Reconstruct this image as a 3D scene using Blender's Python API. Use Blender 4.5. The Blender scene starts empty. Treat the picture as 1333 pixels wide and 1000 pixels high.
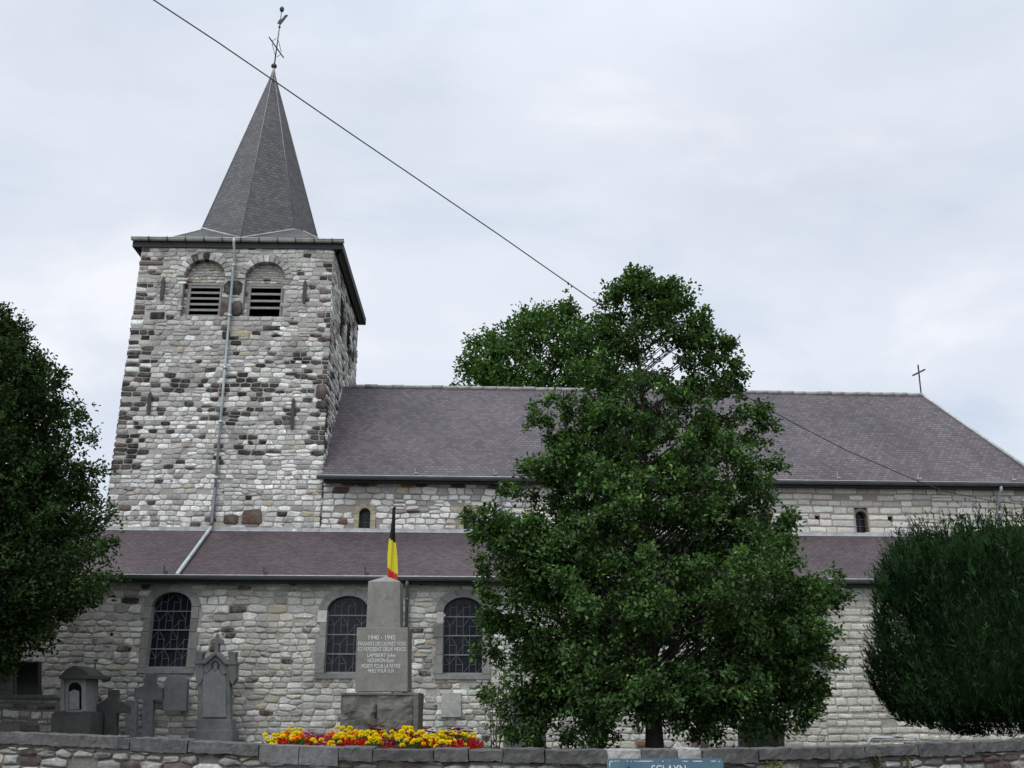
import bpy, math, random
import numpy as np
from mathutils import Matrix, Vector
from mathutils import noise as mnoise

# ------------------------------------------------------------------ camera, sky, sun, exposure
scene = bpy.context.scene
COL = scene.collection
EYE = Vector((0.0, 0.0, 1.6))
PITCH = math.radians(18.0)
FPX = 1296.0                       # focal length in pixels of a 1333 px wide frame
cam_data = bpy.data.cameras.new("camera")
cam_data.sensor_width = 36.0
cam_data.lens = FPX / 1333.0 * 36.0
cam_data.clip_start = 0.1
cam_data.clip_end = 2000.0
cam = bpy.data.objects.new("camera", cam_data)
cam.location = EYE
cam.rotation_euler = (math.radians(90) + PITCH, 0, 0)
COL.objects.link(cam)
scene.camera = cam
scene.render.resolution_x, scene.render.resolution_y = 1024, 768

SUN_EL, SUN_AZ = math.radians(54), math.radians(212)     # clockwise from +Y: behind the camera, to the left
world = bpy.data.worlds.new("World")
scene.world = world
world.use_nodes = True
wn, wl = world.node_tree.nodes, world.node_tree.links
wn.clear()
w_out = wn.new("ShaderNodeOutputWorld")
sky = wn.new("ShaderNodeTexSky")
sky.sky_type = 'NISHITA'
sky.sun_disc = False
sky.sun_elevation = SUN_EL
sky.sun_rotation = SUN_AZ
sky.air_density = 1.2
sky.dust_density = 1.5
bg_sky = wn.new("ShaderNodeBackground")
bg_sky.inputs['Strength'].default_value = 0.13
wl.new(sky.outputs[0], bg_sky.inputs['Color'])
# the cloud sheet: a layer above, seen by direction only
tc = wn.new("ShaderNodeTexCoord")
sep = wn.new("ShaderNodeSeparateXYZ")
wl.new(tc.outputs['Generated'], sep.inputs[0])
zadd = wn.new("ShaderNodeMath"); zadd.operation = 'MAXIMUM'; zadd.inputs[1].default_value = 0.0
wl.new(sep.outputs['Z'], zadd.inputs[0])
zad2 = wn.new("ShaderNodeMath"); zad2.operation = 'ADD'; zad2.inputs[1].default_value = 0.35
wl.new(zadd.outputs[0], zad2.inputs[0])
vdiv = wn.new("ShaderNodeVectorMath"); vdiv.operation = 'DIVIDE'
comb = wn.new("ShaderNodeCombineXYZ")
for i in range(3):
    wl.new(zad2.outputs[0], comb.inputs[i])
wl.new(tc.outputs['Generated'], vdiv.inputs[0]); wl.new(comb.outputs[0], vdiv.inputs[1])
mp = wn.new("ShaderNodeMapping")
mp.inputs['Location'].default_value = (3.1, 1.7, 0.0)
mp.inputs['Scale'].default_value = (1.0, 1.5, 1.0)
wl.new(vdiv.outputs[0], mp.inputs['Vector'])
n1 = wn.new("ShaderNodeTexNoise")
n1.inputs['Scale'].default_value = 2.1; n1.inputs['Detail'].default_value = 7.0
n1.inputs['Roughness'].default_value = 0.52; n1.inputs['Distortion'].default_value = 0.4
wl.new(mp.outputs[0], n1.inputs['Vector'])
r1 = wn.new("ShaderNodeValToRGB")
r1.color_ramp.interpolation = 'EASE'
r1.color_ramp.elements[0].position = 0.30; r1.color_ramp.elements[0].color = (0.68, 0.76, 0.875, 1)
r1.color_ramp.elements[1].position = 0.74; r1.color_ramp.elements[1].color = (0.99, 1.0, 1.05, 1)
e = r1.color_ramp.elements.new(0.52); e.color = (0.815, 0.86, 0.95, 1)
wl.new(n1.outputs['Fac'], r1.inputs['Fac'])
bg_cloud = wn.new("ShaderNodeBackground")
bg_cloud.inputs['Strength'].default_value = 1.0
wl.new(r1.outputs['Color'], bg_cloud.inputs['Color'])
# overcast: brighter overhead, and brighter where the sun stands behind the cloud
zr = wn.new("ShaderNodeMapRange"); zr.interpolation_type = 'SMOOTHSTEP'
for i_, v_ in ((1, 0.55), (2, 1.0), (3, 1.0), (4, 2.0)): zr.inputs[i_].default_value = v_
wl.new(sep.outputs['Z'], zr.inputs[0])
sd = wn.new("ShaderNodeVectorMath"); sd.operation = 'DOT_PRODUCT'
sd.inputs[1].default_value = (math.sin(SUN_AZ) * math.cos(SUN_EL), math.cos(SUN_AZ) * math.cos(SUN_EL), math.sin(SUN_EL))
wl.new(tc.outputs['Generated'], sd.inputs[0])
sr_ = wn.new("ShaderNodeMapRange"); sr_.interpolation_type = 'SMOOTHSTEP'
for i_, v_ in ((1, 0.35), (2, 1.0), (3, 0.0), (4, 1.6)): sr_.inputs[i_].default_value = v_
wl.new(sd.outputs['Value'], sr_.inputs[0])
sa_ = wn.new("ShaderNodeMath"); sa_.operation = 'ADD'
wl.new(zr.outputs[0], sa_.inputs[0]); wl.new(sr_.outputs[0], sa_.inputs[1])
wl.new(sa_.outputs[0], bg_cloud.inputs['Strength'])
n2 = wn.new("ShaderNodeTexNoise")
n2.inputs['Scale'].default_value = 1.3; n2.inputs['Detail'].default_value = 6.0
wl.new(mp.outputs[0], n2.inputs['Vector'])
r2 = wn.new("ShaderNodeValToRGB")
r2.color_ramp.elements[0].position = 0.28; r2.color_ramp.elements[0].color = (0.72, 0.72, 0.72, 1)
r2.color_ramp.elements[1].position = 0.52; r2.color_ramp.elements[1].color = (0.96, 0.96, 0.96, 1)
wl.new(n2.outputs['Fac'], r2.inputs['Fac'])
wmix = wn.new("ShaderNodeMixShader")
wl.new(r2.outputs['Color'], wmix.inputs['Fac'])
wl.new(bg_sky.outputs[0], wmix.inputs[1]); wl.new(bg_cloud.outputs[0], wmix.inputs[2])
wl.new(wmix.outputs[0], w_out.inputs['Surface'])

sun_d = bpy.data.lights.new("sun", 'SUN')
sun_d.energy = 1.35
sun_d.angle = math.radians(26)
sun_d.color = (1.0, 0.97, 0.92)
sun = bpy.data.objects.new("sun", sun_d)
sv = Vector((math.sin(SUN_AZ) * math.cos(SUN_EL), math.cos(SUN_AZ) * math.cos(SUN_EL), math.sin(SUN_EL)))
sun.rotation_euler = sv.to_track_quat('Z', 'Y').to_euler()
sun.location = sv * 60
COL.objects.link(sun)
scene.view_settings.view_transform = 'Standard'
scene.view_settings.look = 'None'
scene.view_settings.exposure = 0.0
scene.view_settings.gamma = 1.0
scene.cycles.max_bounces = 6
scene.cycles.transparent_max_bounces = 4

# ------------------------------------------------------------------ frames and rays
GY = 0.95                                              # height of the churchyard above the street


class Frame:
    """A vertical-plane frame: local x runs along the facade, y goes back, z up."""
    def __init__(self, loc, deg):
        self.M = Matrix.Translation(loc) @ Matrix.Rotation(math.radians(deg), 4, 'Z')
        self.I = self.M.inverted()

    def px(self, px, py, y):
        """Where the sight line through a photo pixel meets the local plane y."""
        u, v = (px - 666.5) / FPX, (500.0 - py) / FPX
        c, s = math.cos(PITCH), math.sin(PITCH)
        d = Vector((u, c - v * s, s + v * c))
        e = self.I @ EYE
        dl = self.I.to_3x3() @ d
        t = (y - e.y) / dl.y
        p = e + dl * t
        return p.x, p.z

    def proj(self, p):
        w = self.M @ Vector(p) - EYE
        c, s = math.cos(PITCH), math.sin(PITCH)
        d = w.y * c + w.z * s
        return 666.5 + FPX * w.x / d, 500 - FPX * (-w.y * s + w.z * c) / d


WORLD = Frame((0, 0, 0), 0)
CH = Frame((-8.2, 27.0, GY), 2.86)                     # the church: nave and aisle
TW = Frame((-8.17, 27.0, GY), 1.6)                     # the tower
WM = {}


class MB:
    """Collects shapes; build() links them as ONE mesh object."""
    def __init__(self):
        self.v, self.f, self.c, self.t, self.sm = [], [], [], [], []
        self.has_t = False

    def add(self, verts, faces, col=(0.4, 0.4, 0.4), tuv=None, smooth=False):
        o = len(self.v)
        self.v.extend(verts)
        self.f.extend([tuple(i + o for i in f) for f in faces])
        self.c.extend([(*col, 1.0)] * len(verts))
        self.sm.extend([smooth] * len(faces))
        if tuv is None:
            self.t.extend([(0, 0, 0)] * len(verts))
        else:
            self.has_t = True
            self.t.extend(tuv)
        return self

    def box(self, x0, x1, y0, y1, z0, z1, col=(0.4, 0.4, 0.4), M=None):
        vs = [(x0, y0, z0), (x1, y0, z0), (x1, y1, z0), (x0, y1, z0), (x0, y0, z1), (x1, y0, z1), (x1, y1, z1), (x0, y1, z1)]
        if M is not None:
            vs = [tuple(M @ Vector(p)) for p in vs]
        return self.add(vs, [(3, 2, 1, 0), (4, 5, 6, 7), (0, 1, 5, 4), (1, 2, 6, 5), (2, 3, 7, 6), (3, 0, 4, 7)], col)

    def bar(self, p, q, w, col=(0.4, 0.4, 0.4), h=None):
        """A square bar from p to q."""
        p, q = Vector(p), Vector(q)
        d = (q - p).normalized()
        up = Vector((0, 0, 1)) if abs(d.z) < 0.9 else Vector((0, 1, 0))
        a = d.cross(up).normalized() * w / 2
        b = d.cross(a).normalized() * (h or w) / 2
        vs = [tuple(r + i * a + j * b) for r in (p, q) for i, j in ((-1, -1), (1, -1), (1, 1), (-1, 1))]
        return self.add(vs, [(0, 1, 2, 3), (7, 6, 5, 4), (0, 4, 5, 1), (1, 5, 6, 2), (2, 6, 7, 3), (3, 7, 4, 0)], col)

    def prism(self, poly, y0, y1, col=(0.4, 0.4, 0.4), inset=0.0, push=0.0):
        """A polygon in x,z (anticlockwise seen from -y) given depth from y0 (front) to y1."""
        n = len(poly)
        cx = sum(p[0] for p in poly) / n; cz = sum(p[1] for p in poly) / n
        if inset:
            inner = []
            for (x, z) in poly:
                d = math.hypot(x - cx, z - cz) or 1
                k = max(0, 1 - inset / d)
                inner.append((cx + (x - cx) * k, cz + (z - cz) * k))
            vs = [(x, y0, z) for x, z in inner] + [(x, y0 + inset, z) for x, z in poly] + [(x, y1, z) for x, z in poly]
            fs = [tuple(range(n))] + [tuple(reversed(range(2 * n, 3 * n)))]
            for k in range(2):
                for i in range(n):
                    j = (i + 1) % n
                    fs.append((k * n + j, k * n + i, (k + 1) * n + i, (k + 1) * n + j))
        else:
            vs = [(x, y0, z) for x, z in poly] + [(x, y1, z) for x, z in poly]
            fs = [tuple(range(n)), tuple(reversed(range(n, 2 * n)))]
            for i in range(n):
                j = (i + 1) % n
                fs.append((j, i, n + i, n + j))
        return self.add(vs, fs, col)

    def tube(self, pts, r, n=8, col=(0.4, 0.4, 0.4), caps=True):
        pts = [Vector(p) for p in pts]
        rs = r if isinstance(r, (list, tuple)) else [r] * len(pts)
        vs, fs = [], []
        ref = None
        for i, p in enumerate(pts):
            d = (pts[min(i + 1, len(pts) - 1)] - pts[max(i - 1, 0)]).normalized()
            if ref is None:
                ref = Vector((0, 0, 1)) if abs(d.z) < 0.8 else Vector((1, 0, 0))
            a = d.cross(ref).normalized(); b = d.cross(a)
            for k in range(n):
                t = 2 * math.pi * k / n
                vs.append(tuple(p + (a * math.cos(t) + b * math.sin(t)) * rs[i]))
        for i in range(len(pts) - 1):
            for k in range(n):
                k2 = (k + 1) % n
                fs.append((i * n + k, i * n + k2, (i + 1) * n + k2, (i + 1) * n + k))
        if caps:
            fs.append(tuple(reversed(range(n)))); fs.append(tuple(range((len(pts) - 1) * n, len(pts) * n)))
        return self.add(vs, fs, col, smooth=True)

    def lathe(self, prof, cx, cy, n=16, col=(0.4, 0.4, 0.4), smooth=True):
        vs, fs = [], []
        for r, z in prof:
            for k in range(n):
                t = 2 * math.pi * k / n
                vs.append((cx + r * math.cos(t), cy + r * math.sin(t), z))
        for i in range(len(prof) - 1):
            for k in range(n):
                k2 = (k + 1) % n
                fs.append((i * n + k, i * n + k2, (i + 1) * n + k2, (i + 1) * n + k))
        fs.append(tuple(reversed(range(n)))); fs.append(tuple(range((len(prof) - 1) * n, len(prof) * n)))
        return self.add(vs, fs, col, smooth=smooth)

    def slab(self, P, th, col=(0.4, 0.4, 0.4), u0=0.0):
        """A roof plane: polygon P (first edge runs along the eave), with thickness and slate coordinates."""
        P = [Vector(p) for p in P]
        e = (P[1] - P[0]).normalized()
        nrm = e.cross(P[-1] - P[0]).normalized()
        if nrm.z < 0:
            nrm = -nrm
        up = nrm.cross(e)
        if up.z < 0:
            up = -up
        uv = [(u0 + (p - P[0]).dot(e), (p - P[0]).dot(up), 0) for p in P]
        n = len(P)
        vs = [tuple(p) for p in P] + [tuple(p - nrm * th) for p in P]
        fs = [tuple(range(n)), tuple(reversed(range(n, 2 * n)))] + [((i + 1) % n, i, n + i, n + (i + 1) % n) for i in range(n)]
        return self.add(vs, fs, col, uv + uv)

    def build(self, name, mat, parent=None, frame=None, bevel=0.0, M=None):
        me = bpy.data.meshes.new(name)
        me.from_pydata(self.v, [], self.f)
        a = me.attributes.new("Col", 'FLOAT_COLOR', 'POINT')
        a.data.foreach_set("color", np.array(self.c, dtype=np.float32).ravel())
        if self.has_t:
            a = me.attributes.new("tuv", 'FLOAT_VECTOR', 'POINT')
            a.data.foreach_set("vector", np.array(self.t, dtype=np.float32).ravel())
        me.polygons.foreach_set("use_smooth", np.array(self.sm, dtype=bool))
        me.update()
        return link(me, name, mat, parent, frame.M if frame else M, bevel)


def link(me, name, mat, parent=None, M=None, bevel=0.0):
    me.materials.append(mat)
    o = bpy.data.objects.new(name, me)
    COL.objects.link(o)
    M = M or Matrix()
    if parent is not None:
        o.parent = parent
        o.matrix_parent_inverse = WM[parent].inverted()
    o.matrix_basis = M
    WM[o] = M.copy()
    if bevel:
        b = o.modifiers.new("bevel", 'BEVEL')
        b.width = bevel; b.segments = 2; b.limit_method = 'ANGLE'
    return o


def empty(name, M):
    o = bpy.data.objects.new(name, None)
    o.empty_display_size = 0.3
    COL.objects.link(o)
    o.matrix_basis = M
    WM[o] = M.copy()
    return o


def tag(o, label=None, cat=None, group=None, kind=None):
    if label: o["label"] = label
    if cat: o["category"] = cat
    if group: o["group"] = group
    if kind: o["kind"] = kind
    return o


# ------------------------------------------------------------------ materials
def new_mat(name):
    m = bpy.data.materials.new(name)
    m.use_nodes = True
    nt = m.node_tree
    b = nt.nodes["Principled BSDF"]
    return m, nt.nodes, nt.links, b


def N(ns, t, **kw):
    n = ns.new(t)
    for k, v in kw.items():
        if k in n.inputs:
            n.inputs[k].default_value = v
        else:
            setattr(n, k, v)
    return n


def noise(ns, ls, vec, scale, detail=4.0, rough=0.55):
    n = ns.new("ShaderNodeTexNoise")
    n.inputs['Scale'].default_value = scale
    n.inputs['Detail'].default_value = detail
    n.inputs['Roughness'].default_value = rough
    ls.new(vec, n.inputs['Vector'])
    return n.outputs['Fac']


def remap(ns, ls, x, a, b, c, d):
    n = ns.new("ShaderNodeMapRange")
    n.inputs[1].default_value, n.inputs[2].default_value, n.inputs[3].default_value, n.inputs[4].default_value = a, b, c, d
    ls.new(x, n.inputs[0])
    return n.outputs[0]


def mul(ns, ls, col, fac):
    n = ns.new("ShaderNodeVectorMath"); n.operation = 'SCALE'
    ls.new(col, n.inputs[0]); ls.new(fac, n.inputs['Scale'])
    return n.outputs[0]


def mixc(ns, ls, fac, a, b):
    n = ns.new("ShaderNodeMix"); n.data_type = 'RGBA'
    if isinstance(fac, float): n.inputs['Factor'].default_value = fac
    else: ls.new(fac, n.inputs['Factor'])
    for k, v in ((6, a), (7, b)):
        if isinstance(v, tuple): n.inputs[k].default_value = (*v, 1)
        else: ls.new(v, n.inputs[k])
    return n.outputs[2]


def stone_material(name, base=None, fine=22.0, var=0.45, bump=0.5, stain=(0.72, 1.12), lichen=None, rough=0.92, smear=None, smear_k=0.62):
    m, ns, ls, b = new_mat(name)
    tcn = ns.new("ShaderNodeTexCoord"); vec = tcn.outputs['Object']
    if base is None:
        at = ns.new("ShaderNodeAttribute"); at.attribute_name = "Col"; col = at.outputs['Color']
    else:
        rgb = ns.new("ShaderNodeRGB"); rgb.outputs[0].default_value = (*base, 1); col = rgb.outputs[0]
    f1 = noise(ns, ls, vec, fine, 6, 0.65)
    col = mul(ns, ls, col, remap(ns, ls, f1, 0.25, 0.75, 1 - var, 1 + var))
    f2 = noise(ns, ls, vec, 0.9, 5, 0.6)
    col = mul(ns, ls, col, remap(ns, ls, f2, 0.3, 0.7, *stain))
    f3 = noise(ns, ls, vec, 70.0, 3, 0.7)
    col = mul(ns, ls, col, remap(ns, ls, f3, 0.30, 0.45, 0.70, 1.0))
    if smear:
        f5 = noise(ns, ls, vec, 4.2, 8, 0.72)
        f6 = noise(ns, ls, vec, 0.7, 3, 0.5)
        ad0 = ns.new("ShaderNodeMath"); ad0.operation = 'MULTIPLY_ADD'
        ad0.inputs[1].default_value = 0.6; ls.new(f6, ad0.inputs[0]); ls.new(f5, ad0.inputs[2])
        col = mixc(ns, ls, remap(ns, ls, ad0.outputs[0], 0.74, 0.96, 0.0, smear_k), col, smear)
    if lichen:
        f4 = noise(ns, ls, vec, 5.0, 6, 0.7)
        col = mixc(ns, ls, remap(ns, ls, f4, 0.60, 0.72, 0.0, 0.55), col, lichen)
    ls.new(col, b.inputs['Base Color'])
    b.inputs['Roughness'].default_value = rough
    b.inputs['Specular IOR Level'].default_value = 0.25
    bp = ns.new("ShaderNodeBump"); bp.inputs['Strength'].default_value = bump; bp.inputs['Distance'].default_value = 0.02
    ad = ns.new("ShaderNodeMath"); ad.operation = 'ADD'
    ls.new(f1, ad.inputs[0]); ls.new(f3, ad.inputs[1])
    ls.new(ad.outputs[0], bp.inputs['Height']); ls.new(bp.outputs[0], b.inputs['Normal'])
    return m


def slate_material(name, c1, c2, streak, row=0.115, width=0.15, spread=(0.68, 1.32), moss=(0.075, 0.085, 0.04)):
    m, ns, ls, b = new_mat(name)
    at = ns.new("ShaderNodeAttribute"); at.attribute_name = "tuv"; vec = at.outputs['Vector']
    br = ns.new("ShaderNodeTexBrick")
    br.offset = 0.5
    br.inputs['Color1'].default_value = (*c1, 1); br.inputs['Color2'].default_value = (*c2, 1)
    br.inputs['Mortar'].default_value = (c1[0] * 0.45, c1[1] * 0.45, c1[2] * 0.45, 1)
    br.inputs['Scale'].default_value = 1.0
    br.inputs['Mortar Size'].default_value = 0.013
    br.inputs['Mortar Smooth'].default_value = 0.3
    br.inputs['Brick Width'].default_value = width
    br.inputs['Row Height'].default_value = row
    ls.new(vec, br.inputs['Vector'])
    col = br.outputs['Color']
    big = noise(ns, ls, vec, 0.45, 6, 0.6)
    col = mul(ns, ls, col, remap(ns, ls, big, 0.3, 0.7, *spread))
    # streaks that follow the courses
    mpn = ns.new("ShaderNodeMapping"); mpn.inputs['Scale'].default_value = (0.5, 5.0, 1)
    ls.new(vec, mpn.inputs['Vector'])
    st = noise(ns, ls, mpn.outputs[0], 2.2, 6, 0.7)
    col = mixc(ns, ls, remap(ns, ls, st, 0.56, 0.78, 0.0, 0.5), col, streak)
    mo = noise(ns, ls, vec, 1.4, 7, 0.75)
    col = mixc(ns, ls, remap(ns, ls, mo, 0.62, 0.74, 0.0, 0.45), col, moss)
    dr = noise(ns, ls, vec, 6.5, 2, 0.9)
    col = mixc(ns, ls, remap(ns, ls, dr, 0.735, 0.76, 0.0, 0.55), col, (0.34, 0.33, 0.31))
    sp = noise(ns, ls, vec, 28.0, 3, 0.6)
    col = mul(ns, ls, col, remap(ns, ls, sp, 0.25, 0.75, 0.78, 1.22))
    ls.new(col, b.inputs['Base Color'])
    b.inputs['Roughness'].default_value = 0.62
    b.inputs['Specular IOR Level'].default_value = 0.35
    # each course rises towards its lower edge
    sp2 = ns.new("ShaderNodeSeparateXYZ"); ls.new(vec, sp2.inputs[0])
    dv = ns.new("ShaderNodeMath"); dv.operation = 'DIVIDE'; dv.inputs[1].default_value = row; ls.new(sp2.outputs[1], dv.inputs[0])
    fr = ns.new("ShaderNodeMath"); fr.operation = 'FRACT'; ls.new(dv.outputs[0], fr.inputs[0])
    sb = ns.new("ShaderNodeMath"); sb.operation = 'SUBTRACT'; sb.inputs[0].default_value = 1.0; ls.new(fr.outputs[0], sb.inputs[1])
    s2 = ns.new("ShaderNodeMath"); s2.operation = 'SUBTRACT'; ls.new(sb.outputs[0], s2.inputs[0]); ls.new(br.outputs['Fac'], s2.inputs[1])
    s3 = ns.new("ShaderNodeMath"); s3.operation = 'ADD'; ls.new(s2.outputs[0], s3.inputs[0]); ls.new(sp, s3.inputs[1])
    bp = ns.new("ShaderNodeBump"); bp.inputs['Strength'].default_value = 0.6; bp.inputs['Distance'].default_value = 0.015
    ls.new(s3.outputs[0], bp.inputs['Height']); ls.new(bp.outputs[0], b.inputs['Normal'])
    return m


def plain(name, col, rough=0.6, metal=0.0, var=0.25, scale=8.0, spec=0.4, bump=0.1):
    m, ns, ls, b = new_mat(name)
    tcn = ns.new("ShaderNodeTexCoord")
    rgb = ns.new("ShaderNodeRGB"); rgb.outputs[0].default_value = (*col, 1)
    f = noise(ns, ls, tcn.outputs['Object'], scale, 6, 0.65)
    c = mul(ns, ls, rgb.outputs[0], remap(ns, ls, f, 0.25, 0.75, 1 - var, 1 + var))
    ls.new(c, b.inputs['Base Color'])
    b.inputs['Roughness'].default_value = rough
    b.inputs['Metallic'].default_value = metal
    b.inputs['Specular IOR Level'].default_value = spec
    if bump:
        bp = ns.new("ShaderNodeBump"); bp.inputs['Strength'].default_value = bump; bp.inputs['Distance'].default_value = 0.01
        ls.new(f, bp.inputs['Height']); ls.new(bp.outputs[0], b.inputs['Normal'])
    return m


def leaf_material(name, trans=0.25, rough=0.5, spec=0.3):
    m, ns, ls, b = new_mat(name)
    at = ns.new("ShaderNodeAttribute"); at.attribute_name = "Col"
    ls.new(at.outputs['Color'], b.inputs['Base Color'])
    b.inputs['Roughness'].default_value = rough
    b.inputs['Specular IOR Level'].default_value = spec
    if trans:
        tr = ns.new("ShaderNodeBsdfTranslucent")
        tint = ns.new("ShaderNodeVectorMath"); tint.operation = 'MULTIPLY'
        tint.inputs[1].default_value = (1.3, 1.5, 0.6)
        ls.new(at.outputs['Color'], tint.inputs[0]); ls.new(tint.outputs[0], tr.inputs['Color'])
        mx = ns.new("ShaderNodeMixShader"); mx.inputs['Fac'].default_value = trans
        ls.new(b.outputs[0], mx.inputs[1]); ls.new(tr.outputs[0], mx.inputs[2])
        ls.new(mx.outputs[0], ns["Material Output"].inputs['Surface'])
    return m


M_RUBBLE = stone_material("rubble_masonry", smear=(0.37, 0.355, 0.31), stain=(0.66, 1.15))
M_STREET = stone_material("street_wall_masonry", smear=(0.15, 0.14, 0.12), stain=(0.55, 1.15), lichen=(0.26, 0.255, 0.235))
M_TOWER = stone_material("tower_masonry", smear=(0.34, 0.325, 0.295), smear_k=0.25)
M_COURSED = stone_material("coursed_masonry", var=0.30, bump=0.4, stain=(0.85, 1.08))
M_GRAVE = stone_material("grave_limestone", (0.135, 0.138, 0.135), fine=9.0, var=0.30, bump=0.45, stain=(0.55, 1.25), lichen=(0.15, 0.155, 0.13))
M_DARKGRAVE = stone_material("dark_grave_stone", (0.040, 0.040, 0.038), fine=9.0, var=0.3, bump=0.3, lichen=(0.045, 0.052, 0.032))
M_PALEGRAVE = stone_material("pale_grave_stone", (0.165, 0.17, 0.168), fine=10.0, var=0.2, bump=0.2)
M_BLACKSLAB = plain("smooth_black_slab", (0.012, 0.012, 0.013), 0.35, spec=0.3)
M_MEMORIAL = stone_material("memorial_stone", (0.195, 0.190, 0.168), fine=14.0, var=0.20, bump=0.2, stain=(0.7, 1.18), lichen=(0.25, 0.24, 0.19))
M_ROUGH = stone_material("rough_memorial_stone", (0.135, 0.128, 0.108), fine=12.0, var=0.35, bump=0.7)
M_SURROUND = stone_material("window_limestone", None, fine=10.0, var=0.28, bump=0.4, stain=(0.7, 1.2), lichen=(0.24, 0.235, 0.215))
M_COPING = stone_material("coping_stone", None, fine=12.0, var=0.4, bump=0.7, lichen=(0.14, 0.14, 0.126))
M_NAVESLATE = slate_material("nave_slate", (0.093, 0.076, 0.083), (0.043, 0.035, 0.042), (0.110, 0.095, 0.096))
M_AISLESLATE = slate_material("aisle_slate", (0.078, 0.055, 0.059), (0.038, 0.028, 0.032), (0.090, 0.071, 0.072), row=0.10, width=0.14)
M_SPIRESLATE = slate_material("spire_slate", (0.070, 0.066, 0.066), (0.030, 0.029, 0.031), (0.092, 0.088, 0.085), row=0.12, width=0.16)
M_LEAD = plain("lead_flashing", (0.33, 0.335, 0.335), 0.7, var=0.35, scale=5)
M_RIDGE = plain("ridge_tile", (0.24, 0.23, 0.22), 0.8, var=0.4, scale=4)
M_ZINC = plain("zinc", (0.33, 0.37, 0.37), 0.5, 0.3, var=0.3, scale=6)
M_DARKZINC = plain("weathered_zinc", (0.10, 0.105, 0.115), 0.55, 0.2, var=0.3, scale=3)
M_GREENZINC = plain("lichened_zinc", (0.36, 0.38, 0.32), 0.7, 0.0, var=0.3, scale=4)
M_SOFFIT = plain("dark_boarding", (0.035, 0.034, 0.036), 0.8, var=0.3)
M_IRON = plain("rusted_iron", (0.045, 0.040, 0.038), 0.8, var=0.5)
M_LOUVRE = plain("weathered_timber", (0.20, 0.195, 0.185), 0.9, var=0.3, scale=14, bump=0.3)
M_BLACK = plain("dark_void", (0.006, 0.006, 0.006), 1.0, var=0.0, spec=0.0, bump=0)
M_GLASS = plain("old_window_glass", (0.010, 0.012, 0.016), 0.12, var=0.4, scale=7, spec=0.16, bump=0.5)
M_CAME = plain("lead_came", (0.10, 0.105, 0.11), 0.6, var=0.2)
M_BAR = plain("window_iron", (0.17, 0.185, 0.19), 0.6, var=0.2)
M_BARK = plain("bark", (0.040, 0.033, 0.027), 0.95, var=0.5, scale=16, bump=0.9)
M_LEAF = leaf_material("oak_leaf", 0.25, 0.6, 0.18)
M_LEAF2 = leaf_material("broad_leaf", 0.2, 0.7, 0.12)
M_NEEDLE = leaf_material("conifer_spray", 0.08, 0.9, 0.03)
M_PETAL = leaf_material("petal", 0.25, 0.7, 0.1)
M_WHITE = plain("white_lettering", (0.50, 0.51, 0.49), 0.8, var=0.45, scale=60, bump=0)
M_CABLE = plain("black_cable", (0.018, 0.018, 0.02), 0.6, bump=0)
M_RAIL = plain("galvanised_rail", (0.24, 0.25, 0.26), 0.45, 0.3, var=0.15)


# ------------------------------------------------------------------ masonry
def blocked_at(blocks, z):
    out = []
    for b in blocks:
        s0, s1, z0, z1 = b[:4]
        if z < z0 or z > z1:
            continue
        if len(b) > 4 and z > z1 - b[4]:
            k = (z - (z1 - b[4])) / b[4]
            h = (s1 - s0) / 2 * math.sqrt(max(0.0, 1 - k * k))
            c = (s0 + s1) / 2
            out.append((c - h, c + h))
        else:
            out.append((s0, s1))
    out.sort()
    return out


def one_stone(mb, P, x0, x1, zb, zt, rng, col, gap, bulge, jit):
    """One dressed or rough stone: rounded outline, a sloped edge, a slightly uneven face."""
    w, h = x1 - x0 - gap, zt - zb - gap
    if w < 0.03 or h < 0.02:
        return
    cx, cz = (x0 + x1) / 2, (zb + zt) / 2
    r = min(w, h) * rng.uniform(0.07, 0.24)
    j = min(w, h) * jit
    hw, hh = w / 2, h / 2
    base = [(-hw + r, -hh), (0, -hh), (hw - r, -hh), (hw, -hh + r), (hw, hh - r), (hw - r, hh), (0, hh), (-hw + r, hh), (-hw, hh - r), (-hw, -hh + r)]
    tilt = rng.uniform(-0.05, 0.05) * jit * 4
    pts = [(cx + x + rng.uniform(-j, j), cz + z + tilt * x + rng.uniform(-j, j)) for x, z in base]
    b = rng.uniform(*bulge)
    n = len(pts)
    edge = min(0.018, 0.22 * min(w, h))
    vs = []
    for k, (ins, o) in enumerate(((0, -0.012), (edge * 0.5, b * 0.7), (edge * 1.6, b))):
        for (x, z) in pts:
            dx, dz = x - cx, z - cz
            fx = max(0.1, 1 - ins / max(abs(hw), 1e-3)); fz = max(0.1, 1 - ins / max(abs(hh), 1e-3))
            oo = o + (rng.uniform(-0.35, 0.35) * b if k == 2 else 0)
            vs.append(P(cx + dx * fx, cz + dz * fz, oo))
    vs.append(P(cx + rng.uniform(-.2, .2) * hw, cz, b * rng.uniform(0.9, 1.35)))
    fs = []
    for k in range(2):
        for i in range(n):
            q = (i + 1) % n
            fs.append((k * n + i, k * n + q, (k + 1) * n + q, (k + 1) * n + i))
    c = 3 * n
    for i in range(n):
        fs.append((2 * n + i, 2 * n + (i + 1) % n, c))
    mb.add(vs, fs, col, smooth=True)


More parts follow.
